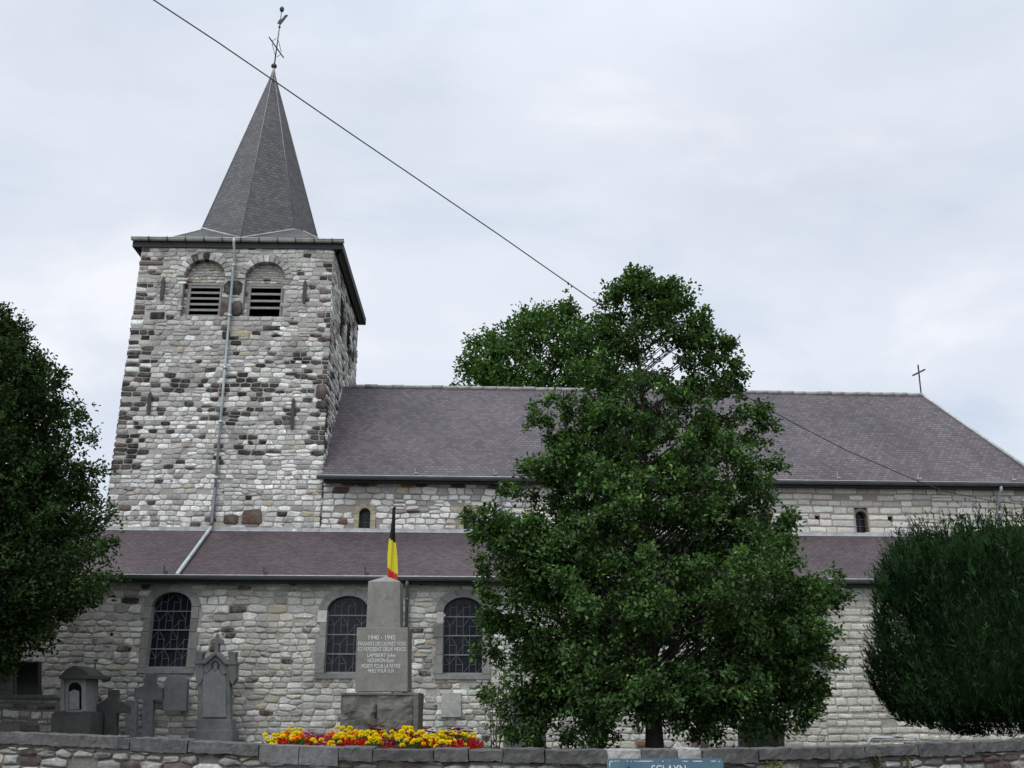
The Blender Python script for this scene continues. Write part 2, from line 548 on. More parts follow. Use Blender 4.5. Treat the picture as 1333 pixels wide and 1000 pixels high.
def rubble(mb, s0, s1, z0, z1, colf, P, seed, hr=(0.11, 0.2), lr=(0.18, 0.48), gap=0.018, bulge=(0.012, 0.03), jit=0.10, blocks=(), wave=0.02, split=0.12, edge=None):
    rng = random.Random(seed)
    ph = [rng.uniform(0, 6.28) for _ in range(4)]

    def wv(z, s):
        return wave * (math.sin(s * 1.7 + ph[0] + z * 0.9) + 0.6 * math.sin(s * 4.1 + ph[1] + z * 2.3))
    z = z0
    row = 0
    while z < z1 - 0.04:
        h = rng.uniform(*hr)
        if z1 - z - h < 0.07:
            h = z1 - z
        zm = z + h / 2
        iv, cur = [], s0
        for a, b in blocked_at(blocks, zm):
            if a > cur:
                iv.append((cur, min(a, s1)))
            cur = max(cur, b)
        if cur < s1:
            iv.append((cur, s1))
        for a, b in iv:
            x = a
            while x < b - 0.02:
                l = rng.uniform(*lr) * (0.75 + 0.5 * h / hr[1])
                if edge and (x == s0):
                    l = edge * rng.uniform(0.7, 1.3)
                if b - x - l < lr[0] * 0.7:
                    l = b - x
                    if l > lr[1] * 1.25:
                        l *= 0.5
                lo, hi = z + wv(z, x + l / 2), z + h + wv(z + h, x + l / 2)
                if row == 0: lo = z
                if z + h >= z1 - 1e-6: hi = z1
                lo += rng.uniform(0, 0.018); hi -= rng.uniform(0, 0.022) * (rng.random() < 0.6)
                if rng.random() < 0.035:
                    x += l
                    continue
                if rng.random() < split and h > 0.17:
                    m = lo + (hi - lo) * rng.uniform(0.4, 0.6)
                    one_stone(mb, P, x, x + l, lo, m, rng, colf(x + l / 2, zm, rng, l), gap, bulge, jit)
                    one_stone(mb, P, x, x + l, m, hi, rng, colf(x + l / 2, zm, rng, l), gap, bulge, jit)
                else:
                    one_stone(mb, P, x, x + l, lo, hi, rng, colf(x + l / 2, zm, rng, l), gap, bulge, jit)
                x += l
        z += h
        row += 1


def stone_poly(mb, P, poly, rng, col, gap, bulge):
    """One rubble stone from its cell: joints cut back, corners worn round, face domed and uneven."""
    n = len(poly)
    cx = sum(p[0] for p in poly) / n; cz = sum(p[1] for p in poly) / n
    xs = [p[0] for p in poly]; zs = [p[1] for p in poly]
    w, h = max(xs) - min(xs), max(zs) - min(zs)
    if w < 0.05 or h < 0.04:
        return
    kx, kz = max(0.4, 1 - gap / w), max(0.4, 1 - gap / h)
    pts = []
    cut = rng.uniform(0.03, 0.14)
    for i in range(n):
        a, b = poly[i], poly[(i + 1) % n]
        if math.hypot(a[0] - b[0], a[1] - b[1]) < 0.012:
            continue
        for t in (cut, 1 - cut):
            pts.append((cx + (a[0] + (b[0] - a[0]) * t - cx) * kx + rng.uniform(-.006, .006), cz + (a[1] + (b[1] - a[1]) * t - cz) * kz + rng.uniform(-.006, .006)))
    n = len(pts)
    if n < 5:
        return
    b = rng.uniform(*bulge)
    tx, tz = rng.uniform(-0.5, 0.5) * b, rng.uniform(-0.6, 0.4) * b
    vs, fs = [], []
    e = min(0.016, 0.2 * min(w, h))
    for k, (ins, o) in enumerate(((0, -0.012), (e * 0.5, b * 0.7), (e * 1.8, b))):
        for x, z in pts:
            fx, fz = max(0.1, 1 - 2 * ins / w), max(0.1, 1 - 2 * ins / h)
            oo = o
            if k == 2:
                oo = o + tx * (x - cx) / w * 2 + tz * (z - cz) / h * 2 + rng.uniform(-.25, .25) * b
            vs.append(P(cx + (x - cx) * fx, cz + (z - cz) * fz, oo))
    vs.append(P(cx, cz, b * rng.uniform(0.85, 1.3)))
    for k in range(2):
        for i in range(n):
            q = (i + 1) % n
            fs.append((k * n + i, k * n + q, (k + 1) * n + q, (k + 1) * n + i))
    for i in range(n):
        fs.append((2 * n + i, 2 * n + (i + 1) % n, 3 * n))
    mb.add(vs, fs, col, smooth=True)


def random_rubble(mb, s0, s1, z0, z1, colf, P, seed, hr=(0.13, 0.26), lr=(0.15, 0.4), gap=0.018, bulge=(0.012, 0.03), blocks=(), jit=0.085, aniso=0.42, edge=None, skip=0.03):
    """Uncoursed rubble: cells round jittered sites, so joints break and courses wander."""
    rng = random.Random(seed)
    sites = []
    z = z0
    while z < z1:
        h = rng.uniform(*hr)
        if z1 - z - h < 0.08: h = z1 - z
        x = s0 - rng.uniform(0, 0.1)
        zc = z + h / 2
        first = True
        while x < s1:
            l = rng.uniform(*lr) * (0.7 + 0.6 * h / hr[1])
            if edge and (first or x + l > s1 - edge): l = edge * rng.uniform(0.75, 1.25)
            first = False
            r_ = rng.random()
            if r_ < 0.16 and h > 0.17:
                sites.append((x + l / 2 + rng.uniform(-.02, .02), zc - h * .25)); sites.append((x + l / 2 + rng.uniform(-.03, .03), zc + h * .25))
            else:
                sites.append((min(max(x + l / 2, s0 + .04), s1 - .04), zc + rng.uniform(-jit, jit) * h * (0.3 if edge and (x < s0 + .3 or x > s1 - .5) else 1)))
            x += l
        z += h
    cell = 0.55
    grid = {}
    for i, (x, z) in enumerate(sites):
        grid.setdefault((int(x // cell), int(z // cell)), []).append(i)
    for i, (x, z) in enumerate(sites):
        dead = False
        for bl in blocks:
            for a, b in blocked_at((bl,), z):
                if a < x < b: dead = True
        if dead or rng.random() < skip:
            continue
        poly = [(max(s0, x - .6), max(z0, z - .35)), (min(s1, x + .6), max(z0, z - .35)), (min(s1, x + .6), min(z1, z + .35)), (max(s0, x - .6), min(z1, z + .35))]
        gx, gz = int(x // cell), int(z // cell)
        for u in range(gx - 2, gx + 3):
            for v in range(gz - 1, gz + 2):
                for j in grid.get((u, v), ()):
                    if j == i: continue
                    nx, nz = (sites[j][0] - x) * aniso * aniso, sites[j][1] - z
                    d = nx * (sites[j][0] + x) / 2 + nz * (sites[j][1] + z) / 2
                    out = []
                    m = len(poly)
                    for k in range(m):
                        p, q = poly[k], poly[(k + 1) % m]
                        dp, dq = nx * p[0] + nz * p[1] - d, nx * q[0] + nz * q[1] - d
                        if dp <= 0: out.append(p)
                        if dp * dq < 0:
                            t = dp / (dp - dq)
                            out.append((p[0] + (q[0] - p[0]) * t, p[1] + (q[1] - p[1]) * t))
                    poly = out
                    if len(poly) < 3: break
                if len(poly) < 3: break
            if len(poly) < 3: break
        if len(poly) < 3: continue
        xs = [p[0] for p in poly]
        stone_poly(mb, P, poly, rng, colf(x, z, rng, max(xs) - min(xs)), gap, bulge)


def panel(mb, s0, s1, z0, z1, P, holes=(), depth=0.0, col=(0.24, 0.225, 0.2)):
    """The mortar face behind the stones, with rectangular openings and their reveals."""
    xs = sorted({s0, s1, *[h[0] for h in holes], *[h[1] for h in holes]})
    zs = sorted({z0, z1, *[h[2] for h in holes], *[h[3] for h in holes]})
    xs = [x for x in xs if s0 <= x <= s1]; zs = [z for z in zs if z0 <= z <= z1]
    for a, b in zip(xs, xs[1:]):
        for c, d in zip(zs, zs[1:]):
            if any(h[0] <= (a + b) / 2 <= h[1] and h[2] <= (c + d) / 2 <= h[3] for h in holes):
                continue
            mb.add([P(a, c, 0), P(b, c, 0), P(b, d, 0), P(a, d, 0)], [(0, 1, 2, 3)], col)
    if depth:
        for h in holes:
            a, b, c, d = h[:4]
            for (p, q) in (((a, c), (b, c)), ((b, c), (b, d)), ((b, d), (a, d)), ((a, d), (a, c))):
                mb.add([P(*p, 0), P(*q, 0), P(*q, -depth), P(*p, -depth)], [(3, 2, 1, 0)], col)


def pick(rng, table):
    # light limestones share one tone with small shifts from block to block
    t = rng.random() * sum(w for w, _ in table)
    for w, c in table:
        t -= w
        if t <= 0:
            break
    k = rng.uniform(0.82, 1.16)
    return tuple(min(0.8, x * k * rng.uniform(0.97, 1.03)) for x in c)


WHITE, PALE, GREY, MID, TAN = (0.66, 0.65, 0.615), (0.49, 0.48, 0.445), (0.35, 0.34, 0.31), (0.26, 0.25, 0.23), (0.40, 0.35, 0.26)
BROWN, DARK, BLACKISH, RUST = (0.070, 0.050, 0.042), (0.036, 0.030, 0.027), (0.022, 0.020, 0.019), (0.17, 0.10, 0.065)
CREAM, CREAM2 = (0.56, 0.535, 0.465), (0.49, 0.465, 0.40)


def warp(s, z, k=1.0):
    """Courses of rubble are never straight: a gentle wander of a few centimetres."""
    p = Vector((s * 0.55, z * 1.1, 3.7))
    q = Vector((s * 1.6, z * 2.6, 9.1))
    a, b = mnoise.noise_vector(p), mnoise.noise_vector(q)
    return s + k * (0.03 * a.x + 0.022 * b.x), z + k * (0.035 * a.y + 0.026 * b.y)


def front(s, z, o):
    return (s, -o, z)


def front_rubble(s, z, o):
    s, z = warp(s, z)
    return (s, -o, z)


# ------------------------------------------------------------------ setting: ground
g = MB()
g.add([(-400, -200, 0), (400, -200, 0), (400, 600, 0), (-400, 600, 0)], [(0, 1, 2, 3)])
M_GROUND = plain("packed_earth", (0.07, 0.066, 0.055), 0.95, var=0.4, scale=1.5)
M_GRASS = plain("churchyard_turf", (0.035, 0.055, 0.018), 0.95, var=0.5, scale=3)
M_ASPHALT = plain("asphalt", (0.05, 0.05, 0.05), 0.9, var=0.25, scale=30)
tag(g.build("ground", M_GROUND), kind="structure")
g = MB()
g.box(-60, 60, -6.0, 9.0, -0.2, 0.004)
tag(g.build("road", M_ASPHALT), kind="structure")
g = MB()
g.box(-60, 60, 9.0, 9.15, -0.1, 0.13)
g.box(-60, 60, 9.15, 11.0, -0.1, 0.12)
tag(g.build("pavement", plain("paving", (0.2, 0.2, 0.19), 0.9, var=0.2)), kind="structure")


# ------------------------------------------------------------------ the church
church = empty("church", CH.M)
tag(church, "old grey rubble stone church with slate spire tower, long nave and low side aisle", "church")

# --- aisle: positions read along the facade
AY = -2.85                                              # plane of the aisle wall
A0, A1, AZ = -5.0, 25.0, 3.62
NZ0, NZ1 = 5.10, 6.75                                   # clerestory band


def aw(x0, x1, ytop, ysill):
    a, zt = CH.px((x0 + x1) / 2, ytop, AY + 0.2)
    _, zs = CH.px((x0 + x1) / 2, ysill, AY + 0.2)
    xa, _ = CH.px(x0, ysill, AY + 0.2); xb, _ = CH.px(x1, ysill, AY + 0.2)
    c = (xa + xb) / 2
    return c, xb - xa, zs, zt


AISLE_WIN = [aw(193, 245, 772, 870), aw(423, 477, 777, 877), aw(576, 628, 779, 878), aw(1013, 1066, 778, 868)]
RISE = 0.34


def arch_poly(c, w, z0, z1, rise, n=10):
    h = w / 2
    pts = [(c - h, z0), (c + h, z0)]
    for i in range(n + 1):
        t = math.pi * i / n
        pts.append((c + h * math.cos(t), z1 - rise + rise * math.sin(t)))
    return pts


def arch_top(c, w, z1, rise, x):
    k = min(1.0, abs(x - c) / (w / 2))
    return z1 - rise + rise * math.sqrt(max(0, 1 - k * k))


def surround(mb, c, w, z0, z1, rise, t, yf, yb, rng, heights, base=(0.205, 0.203, 0.190), white_row=None, nv=5, tvar=0.0):
    h = w / 2
    g = 0.004
    spring = z1 - rise
    for sgn in (-1, 1):
        z = z0
        for i, hh in enumerate(heights):
            za, zb = z, min(z + hh, spring) if i < len(heights) - 1 else spring
            tt = t + tvar * rng.uniform(-1, 1)
            k = rng.uniform(0.85, 1.15)
            col = tuple(v * k for v in base)
            if white_row == i:
                col = (0.46, 0.45, 0.42)
            x0, x1 = sorted((c + sgn * h, c + sgn * (h + tt)))
            mb.prism([(x0, za + g), (x1, za + g), (x1, zb - g), (x0, zb - g)], yf, yb, col, inset=0.008)
            z = zb
    for i in range(nv):
        a0, a1 = math.pi * i / nv + 0.006, math.pi * (i + 1) / nv - 0.006
        k = rng.uniform(0.85, 1.12)
        inner, outer = [], []
        for q in range(5):
            a = a0 + (a1 - a0) * q / 4
            inner.append((c + h * math.cos(a), spring + rise * math.sin(a)))
            outer.append((c + (h + t) * math.cos(a), spring + (rise + t * 0.92) * math.sin(a)))
        mb.prism(outer + inner[::-1], yf, yb, tuple(v * k for v in base), inset=0.006)


def leaded_window(parent, c, w, z0, z1, rise, yw, seed, tilt=0.0):
    rng = random.Random(seed)
    g_ = MB()
    poly = arch_poly(c, w, z0, z1, rise, 14)
    g_.add([(x, yw + tilt * (z - z0), z) for x, z in poly], [tuple(range(len(poly)))])
    win = g_.build("window", M_GLASS, parent, CH)
    cm = MB()
    rows = 4
    rh = (z1 - z0) / rows
    cw = w / 6
    y = yw - 0.012

    def seg(xa, za, xb, zb):
        if za > arch_top(c, w, z1, rise, xa) - 0.01 or zb > arch_top(c, w, z1, rise, xb) - 0.01:
            return
        cm.bar((xa, y + tilt * (za - z0), za), (xb, y + tilt * (zb - z0), zb), 0.011, h=0.010)
    for r in range(rows):
        zb_ = z0 + r * rh
        for k in range(7):
            x = c - w / 2 + k * cw
            kink = cw * 0.45 * (1 if (k + r) % 2 else -1) if 0 < k < 6 else 0
            top = min(zb_ + rh, arch_top(c, w, z1, rise, x) - 0.012)
            seg(x, zb_, x, min(zb_ + rh * 0.55, top))
            if (k + r) % 3:
                seg(x, min(zb_ + rh * 0.55, top), x, top)
        for k in range(6):
            x = c - w / 2 + k * cw
            q = rng.random()
            if (k + r) % 2 == 0:
                seg(x, zb_ + rh * 0.5, x + cw, zb_ + rh * 0.5)
                if q < 0.7: seg(x + cw, zb_ + rh * 0.52, x + 0.2 * cw, zb_ + rh * 0.95)
            else:
                if q < 0.55: seg(x, zb_ + rh * 0.5, x + cw * 0.9, zb_ + rh * 0.92)
                else: seg(x + cw, zb_ + rh * 0.45, x + cw * 0.15, zb_ + rh * 0.05)
    cm.build("lead_tracery", M_CAME, win, CH)
    bar = MB()
    for r in range(1, rows):
        z = z0 + r * rh
        bar.bar((c - w / 2 + 0.01, y - 0.012 + tilt * (z - z0), z), (c + w / 2 - 0.01, y - 0.012 + tilt * (z - z0), z), 0.02, h=0.024)
    bar.bar((c - w / 2 + 0.008, y - 0.012, z0 + 0.02), (c + w / 2 - 0.008, y - 0.012, z0 + 0.02), 0.025, h=0.035)
    # narrow frame along the jambs
    for sgn in (-1, 1):
        bar.bar((c + sgn * (w / 2 - 0.010), y, z0), (c + sgn * (w / 2 - 0.010), y, z1 - rise), 0.014)
    bar.build("glazing_bar", M_BAR, win, CH)
    return win


# aisle wall
S_SPLIT, _ = CH.px(1066, 800, AY)


def aisle_col(s, z, rng, l):
    u = (s - A0) / (A1 - A0)
    px, py = CH.proj((s, AY, z))
    if px > 1030:
        return pick(rng, [(5, CREAM), (4, CREAM2), (1.2, PALE), (0.6, GREY)])
    if z > 3.35:
        return pick(rng, [(3, GREY), (3, MID), (1.5, PALE), (1.2, BROWN), (0.25, TAN)])
    if px > 640 and z < 0.9:
        return pick(rng, [(4, PALE), (3, CREAM2), (1.2, BROWN), (1, GREY), (0.5, RUST)])
    if px < 175:
        return pick(rng, [(2, PALE), (3, GREY), (3, MID), (0.35, DARK), (0.3, TAN)])
    if z < 1.5:
        return pick(rng, [(3.0, PALE), (2.6, GREY), (1.0, MID), (0.25, BROWN), (0.3, TAN), (1.0, WHITE), (1.2, CREAM2)])
    return pick(rng, [(3.2, PALE), (1.7, GREY), (1.6, WHITE), (0.6, MID), (0.3, TAN), (0.15, BROWN), (1.8, CREAM2)])


def slope_P(s, z, o):
    return (s, AY - o, z)


def slope_rubble(s, z, o):
    s, z = warp(s, z)
    return (s, AY - o, z)


wall = MB()
holes, blocks = [], []
for c, w, z0, z1 in AISLE_WIN:
    holes.append((c - w / 2, c + w / 2, z0, z1))
    blocks.append((c - w / 2 - 0.20, c + w / 2 + 0.20, z0 - 0.09, z1 + 0.18, RISE + 0.18))
putlogs = []
for px, py, sz in ((184, 878, 0.10), (184, 888, 0.13), (147, 800, 0.08), (145, 826, 0.08), (1075, 985, 0.1)):
    s, z = CH.px(px, py, AY)
    if z > 0.1:
        putlogs.append((s - sz / 2, s + sz / 2, z - sz / 2, z + sz / 2))
panel(wall, A0, A1, -0.5, AZ, slope_P, holes + putlogs, 0.22, col=(0.33, 0.315, 0.275))
random_rubble(wall, A0, S_SPLIT - 0.05, -0.42, AZ - 0.05, aisle_col, slope_rubble, 11, hr=(0.09, 0.23), lr=(0.11, 0.42), gap=0.018, bulge=(0.006, 0.026), blocks=blocks + putlogs)
rubble(wall, S_SPLIT - 0.05, A1, -0.42, AZ - 0.05, aisle_col, slope_P, 12, hr=(0.14, 0.20), lr=(0.17, 0.38), gap=0.014, bulge=(0.008, 0.022), jit=0.06, blocks=blocks, wave=0.008, split=0.0)
# the west end and back of the aisle
wall.add([(A0, AY, -0.5), (A0, 0, -0.5), (A0, 0, 5.2), (A0, AY, AZ)], [(0, 1, 2, 3)], (0.3, 0.29, 0.27))
wall.add([(A1, AY, -0.5), (A1, 0, -0.5), (A1, 0, 5.2), (A1, AY, AZ)], [(3, 2, 1, 0)], (0.3, 0.29, 0.27))
wall.build("aisle_wall", M_RUBBLE, church, CH)
rng = random.Random(4)
for i, (c, w, z0, z1) in enumerate(AISLE_WIN):
    win = leaded_window(church, c, w, z0, z1, RISE, AY + 0.17, 30 + i, tilt=0.0)
    su = MB()
    sp = z1 - RISE
    hts = [(sp - z0) * k for k in (0.30, 0.28, 0.22, 0.2)]
    surround(su, c, w, z0, z1, RISE, 0.205, AY - 0.036, AY + 0.20, rng, hts, white_row=(3 if i in (1, 2) else None), nv=5, tvar=0.055)
    su.prism([(c - w / 2 - 0.19, z0 - 0.12), (c + w / 2 + 0.19, z0 - 0.12), (c + w / 2 + 0.19, z0 - 0.004), (c - w / 2 - 0.19, z0 - 0.004)], AY - 0.055, AY + 0.2, (0.20, 0.198, 0.186), inset=0.01)
    su.build("stone_surround", M_SURROUND, win, CH)

# aisle roof
ridge_z = 5.25
eave_y, eave_z = AY - 0.26, 3.62
r = MB()
r.slab([(A0 - 0.1, eave_y, eave_z), (A1 + 0.1, eave_y, eave_z), (A1 + 0.1, 0.0, ridge_z), (A0 - 0.1, 0.0, ridge_z)], 0.07)
aisle_roof = r.build("aisle_roof", M_AISLESLATE, church, CH)
fl = MB()
rngf = random.Random(9)
x = A0
while x < A1:
    l = rngf.uniform(0.8, 1.6)
    k = rngf.uniform(0.8, 1.1)
    fl.prism([(x, ridge_z - 0.03), (min(x + l, A1), ridge_z - 0.03), (min(x + l, A1), ridge_z + 0.06 + rngf.uniform(-.012, .015)), (x, ridge_z + 0.06 + rngf.uniform(-.012, .015))], -0.07, 0.01)
    x += l
dy = 0.10
fl.slab([(A0, -dy, ridge_z - dy * (ridge_z - eave_z) / -eave_y + 0.012), (A1, -dy, ridge_z - dy * (ridge_z - eave_z) / -eave_y + 0.012), (A1, -0.01, ridge_z + 0.012), (A0, -0.01, ridge_z + 0.012)], 0.01)
fl.build("roof_flashing", M_LEAD, aisle_roof, CH)


def hook(mb, s, y, z):
    mb.bar((s, y, z), (s, y - 0.03, z + 0.16), 0.022)
    mb.bar((s, y, z + 0.02), (s + 0.09, y - 0.02, z + 0.02), 0.03)


def gutter(p, q, r_, name, mat, parent, frame, fascia=True, caps=True):
    """A half-round gutter with a rolled front lip."""
    p, q = Vector(p), Vector(q)
    d = (q - p).normalized()
    out = Vector((d.y, -d.x, 0))
    mb = MB()
    n = 8
    prof = [(math.cos(math.pi + math.pi * i / n) * r_, math.sin(math.pi + math.pi * i / n) * r_) for i in range(n + 1)]
    inner = [(a * 0.9, b * 0.9) for a, b in prof][::-1]
    loop = prof + inner
    vs = [tuple(e_ + out * -a + Vector((0, 0, b))) for e_ in (p, q) for a, b in loop]
    m = len(loop)
    fs = [(i, (i + 1) % m, m + (i + 1) % m, m + i) for i in range(m)] + [tuple(reversed(range(m))), tuple(range(m, 2 * m))]
    mb.add(vs, fs, smooth=False)
    o = mb.build(name, mat, parent, frame)
    lip = MB()
    lip.tube([p + out * r_ + Vector((0, 0, 0.012)), q + out * r_ + Vector((0, 0, 0.012))], 0.016, 6)
    lip.build("gutter_lip", M_LEAD if mat is M_DARKZINC else mat, o, frame)
    return o


gutter((A0 - 0.1, eave_y - 0.05, eave_z - 0.005), (A1 + 0.1, eave_y - 0.05, eave_z - 0.005), 0.085, "gutter", M_DARKZINC, church, CH)
f = MB()
f.box(A0, A1, eave_y + 0.045, AY - 0.05, eave_z - 0.14, eave_z - 0.06)
f.build("eave_board", M_SOFFIT, church, CH)

# --- clerestory (nave) wall
N0, N1 = 2.95, 24.2
LANC = []
for x0, x1, yt, yb in ((466, 485, 657, 698), (602, 619, 658, 700), (985, 1002, 660, 700), (1112, 1128, 661, 699)):
    xa, zt = CH.px(x0, yt, 0.0); xb, _ = CH.px(x1, yt, 0.0); _, zb = CH.px(x0, yb, 0.0)
    LANC.append(((xa + xb) / 2, xb - xa, max(zb, ridge_z + 0.065), zt))
puts = []
for px, py in ((1064, 675), (1159, 676), (1252, 673), (1325, 671)):
    s, z = CH.px(px, py, 0.0)
    puts.append((s - 0.065, s + 0.065, z - 0.075, z + 0.075))
NSPLIT, _ = CH.px(770, 660, 0.0)


def nave_col(s, z, rng, l):
    px, py = CH.proj((s, 0, z))
    if s > NSPLIT:
        return pick(rng, [(5, CREAM), (3, CREAM2), (2, PALE), (0.5, GREY)])
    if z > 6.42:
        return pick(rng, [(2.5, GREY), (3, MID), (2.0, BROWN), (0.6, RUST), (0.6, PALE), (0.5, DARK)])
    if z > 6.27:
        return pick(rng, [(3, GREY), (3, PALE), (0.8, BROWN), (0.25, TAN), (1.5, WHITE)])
    return pick(rng, [(6, WHITE), (2.4, PALE), (0.6, GREY), (0.2, TAN), (0.18, BROWN), (0.15, RUST)])


nw = MB()
nh = [(c - w / 2, c + w / 2, z0, z1) for c, w, z0, z1 in LANC] + puts
panel(nw, N0, N1, 5.0, NZ1, front, nh, 0.28, col=(0.27, 0.245, 0.21))
nb = [(c - w / 2 - (0.15 if i < 2 else 0.03), c + w / 2 + (0.15 if i < 2 else 0.03), z0 - 0.02, z1 + 0.08, w / 2 + 0.06) for i, (c, w, z0, z1) in enumerate(LANC)] + puts
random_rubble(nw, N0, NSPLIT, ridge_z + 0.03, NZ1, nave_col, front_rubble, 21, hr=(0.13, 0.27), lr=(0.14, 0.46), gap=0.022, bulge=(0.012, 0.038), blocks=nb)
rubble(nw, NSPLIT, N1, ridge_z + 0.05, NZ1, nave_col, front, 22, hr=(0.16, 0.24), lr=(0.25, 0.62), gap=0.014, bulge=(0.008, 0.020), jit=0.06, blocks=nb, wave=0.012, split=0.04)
# the other sides of the nave box
nw.add([(N0, 6.6, -0.3), (N1, 6.6, -0.3), (N1, 6.6, NZ1), (N0, 6.6, NZ1)], [(3, 2, 1, 0)], PALE)
nw.add([(N1, 0, -0.3), (N1, 6.6, -0.3), (N1, 6.6, NZ1), (N1, 0, NZ1)], [(0, 1, 2, 3)], PALE)
nw.build("nave_wall", M_COURSED, church, CH)
for i, (c, w, z0, z1) in enumerate(LANC):
    lw = MB()
    gw = w * (0.78 if i < 2 else 0.9)
    poly = arch_poly(c, gw, z0 + 0.02, z1 - 0.10, gw / 2, 8)
    lw.add([(x, 0.20, z) for x, z in poly], [tuple(range(len(poly)))])
    wobj = lw.build("window", M_GLASS, church, CH)
    bb = MB()
    zt = z1 - 0.1
    for k in (0.35, 0.68):
        bb.bar((c - gw / 2 + .01, 0.185, z0 + (zt - z0) * k), (c + gw / 2 - .01, 0.185, z0 + (zt - z0) * k), 0.014)
    bb.bar((c, 0.188, z0 + 0.02), (c, 0.188, zt - 0.02), 0.012)
    bb.build("glazing_bar", plain("green_iron", (0.07, 0.09, 0.085), 0.6), wobj, CH)
    su = MB()
    rg = random.Random(60 + i)
    tint = (0.34, 0.30, 0.215) if i < 2 else (0.13, 0.115, 0.09)
    if i < 2:
        surround(su, c, gw, z0, z1 - 0.1, gw / 2, (w - gw) / 2 + 0.10, -0.045, 0.22, rg, [(z1 - .1 - gw / 2 - z0) / 2] * 2, base=tint, nv=7)
    else:
        surround(su, c, gw, z0, z1 - 0.1, gw / 2, (w - gw) / 2 + 0.075, 0.01, 0.22, rg, [(z1 - .1 - gw / 2 - z0) / 3] * 3, base=tint, nv=5)
    su.build("stone_surround", M_SURROUND, wobj, CH)

# --- nave roof with its hipped east end
RY, RZ = 3.05, 10.38
EY, EZ = -0.32, 6.70
rs, _ = CH.px(1200, 513, RY)
best = None
for i in range(60):
    sc = rs + 0.2 + i * 0.1
    for k in range(41):
        t = k / 40
        p = (rs + (sc - rs) * t, RY + (EY - RY) * t, RZ + (EZ - RZ) * t)
        q = CH.proj(p)
        d = abs(q[0] - 1333) + abs(q[1] - 606)
        if best is None or d < best[0]:
            best = (d, sc)
HIP = best[1]
nr = MB()
nr.slab([(N0 + 0.02, EY, EZ), (HIP, EY, EZ), (rs, RY, RZ), (N0 + 0.02, RY, RZ)], 0.08)
nr.slab([(HIP, 2 * RY - EY, EZ), (N0 + 0.02, 2 * RY - EY, EZ), (N0 + 0.02, RY, RZ), (rs, RY, RZ)], 0.08)
nr.slab([(HIP, EY, EZ), (HIP, 2 * RY - EY, EZ), (rs, RY, RZ)], 0.08)
nave_roof = nr.build("nave_roof", M_NAVESLATE, church, CH)
rc = MB()
x = N0 + 0.3
rr = random.Random(8)
while x < rs:
    l = min(0.42, rs - x)
    if l < 0.05: break
    dz = rr.uniform(-0.012, 0.012)
    rc.tube([(x, RY, RZ + 0.0 + dz), (x + l - 0.015, RY, RZ + 0.006 + dz)], 0.075, 8)
    x += l
rc.build("ridge_tiles", M_RIDGE, nave_roof, CH)
hp = MB()
hp.tube([(rs, RY, RZ + 0.03), (HIP, EY, EZ + 0.03)], 0.05, 6)
hp.tube([(rs, RY, RZ + 0.03), (HIP, 2 * RY - EY, EZ + 0.03)], 0.05, 6)
hp.build("hip_flashing", M_LEAD, nave_roof, CH)
for (px, py, roof) in ((540, 618, 0), (643, 619, 0), (1090, 625, 0), (1195, 626, 0), (1318, 626, 0), (343, 752, 1), (475, 754, 1), (213, 751, 1)):
    hk = MB()
    if roof == 0:
        s, z = CH.px(px, py, EY + 0.12)
        hook(hk, s, EY + 0.10, EZ + 0.12)
    else:
        s, z = CH.px(px, py, eave_y + 0.15)
        hook(hk, s, eave_y + 0.15, eave_z + 0.09)
    hk.build("roof_hook", M_LEAD if roof == 0 else M_IRON, nave_roof if roof == 0 else aisle_roof, CH)
gutter((N0 - 0.12, EY - 0.06, EZ - 0.01), (HIP + 0.1, EY - 0.06, EZ - 0.01), 0.085, "gutter", M_DARKZINC, church, CH)
f = MB()
f.box(N0 + 0.05, HIP - 0.3, EY + 0.04, -0.05, EZ - 0.13, EZ - 0.03)
f.build("eave_board", M_SOFFIT, church, CH)
# cross on the east end of the ridge
cx_, cz_ = CH.px(1199, 513, RY)
tx_, tz_ = CH.px(1195, 475, RY)
kc = MB()
kc.bar((cx_, RY, RZ - 0.02), (tx_, RY, tz_), 0.035)
mid = Vector((cx_, RY, RZ)).lerp(Vector((tx_, RY, tz_)), 0.72)
kc.bar(mid + Vector((-0.10, 0.25, 0)), mid + Vector((0.10, -0.25, 0.05)), 0.04)
kc.build("ridge_cross", M_IRON, church, CH)

# --- tower
TH = 2.93
TD = 6.1
TZ = 13.84


def tpx(px, py, y=0.0):
    return TW.px(px, py, y)


zb1, zb2 = tpx(300, 485)[1], tpx(300, 605)[1]
zc1 = tpx(300, 425)[1]


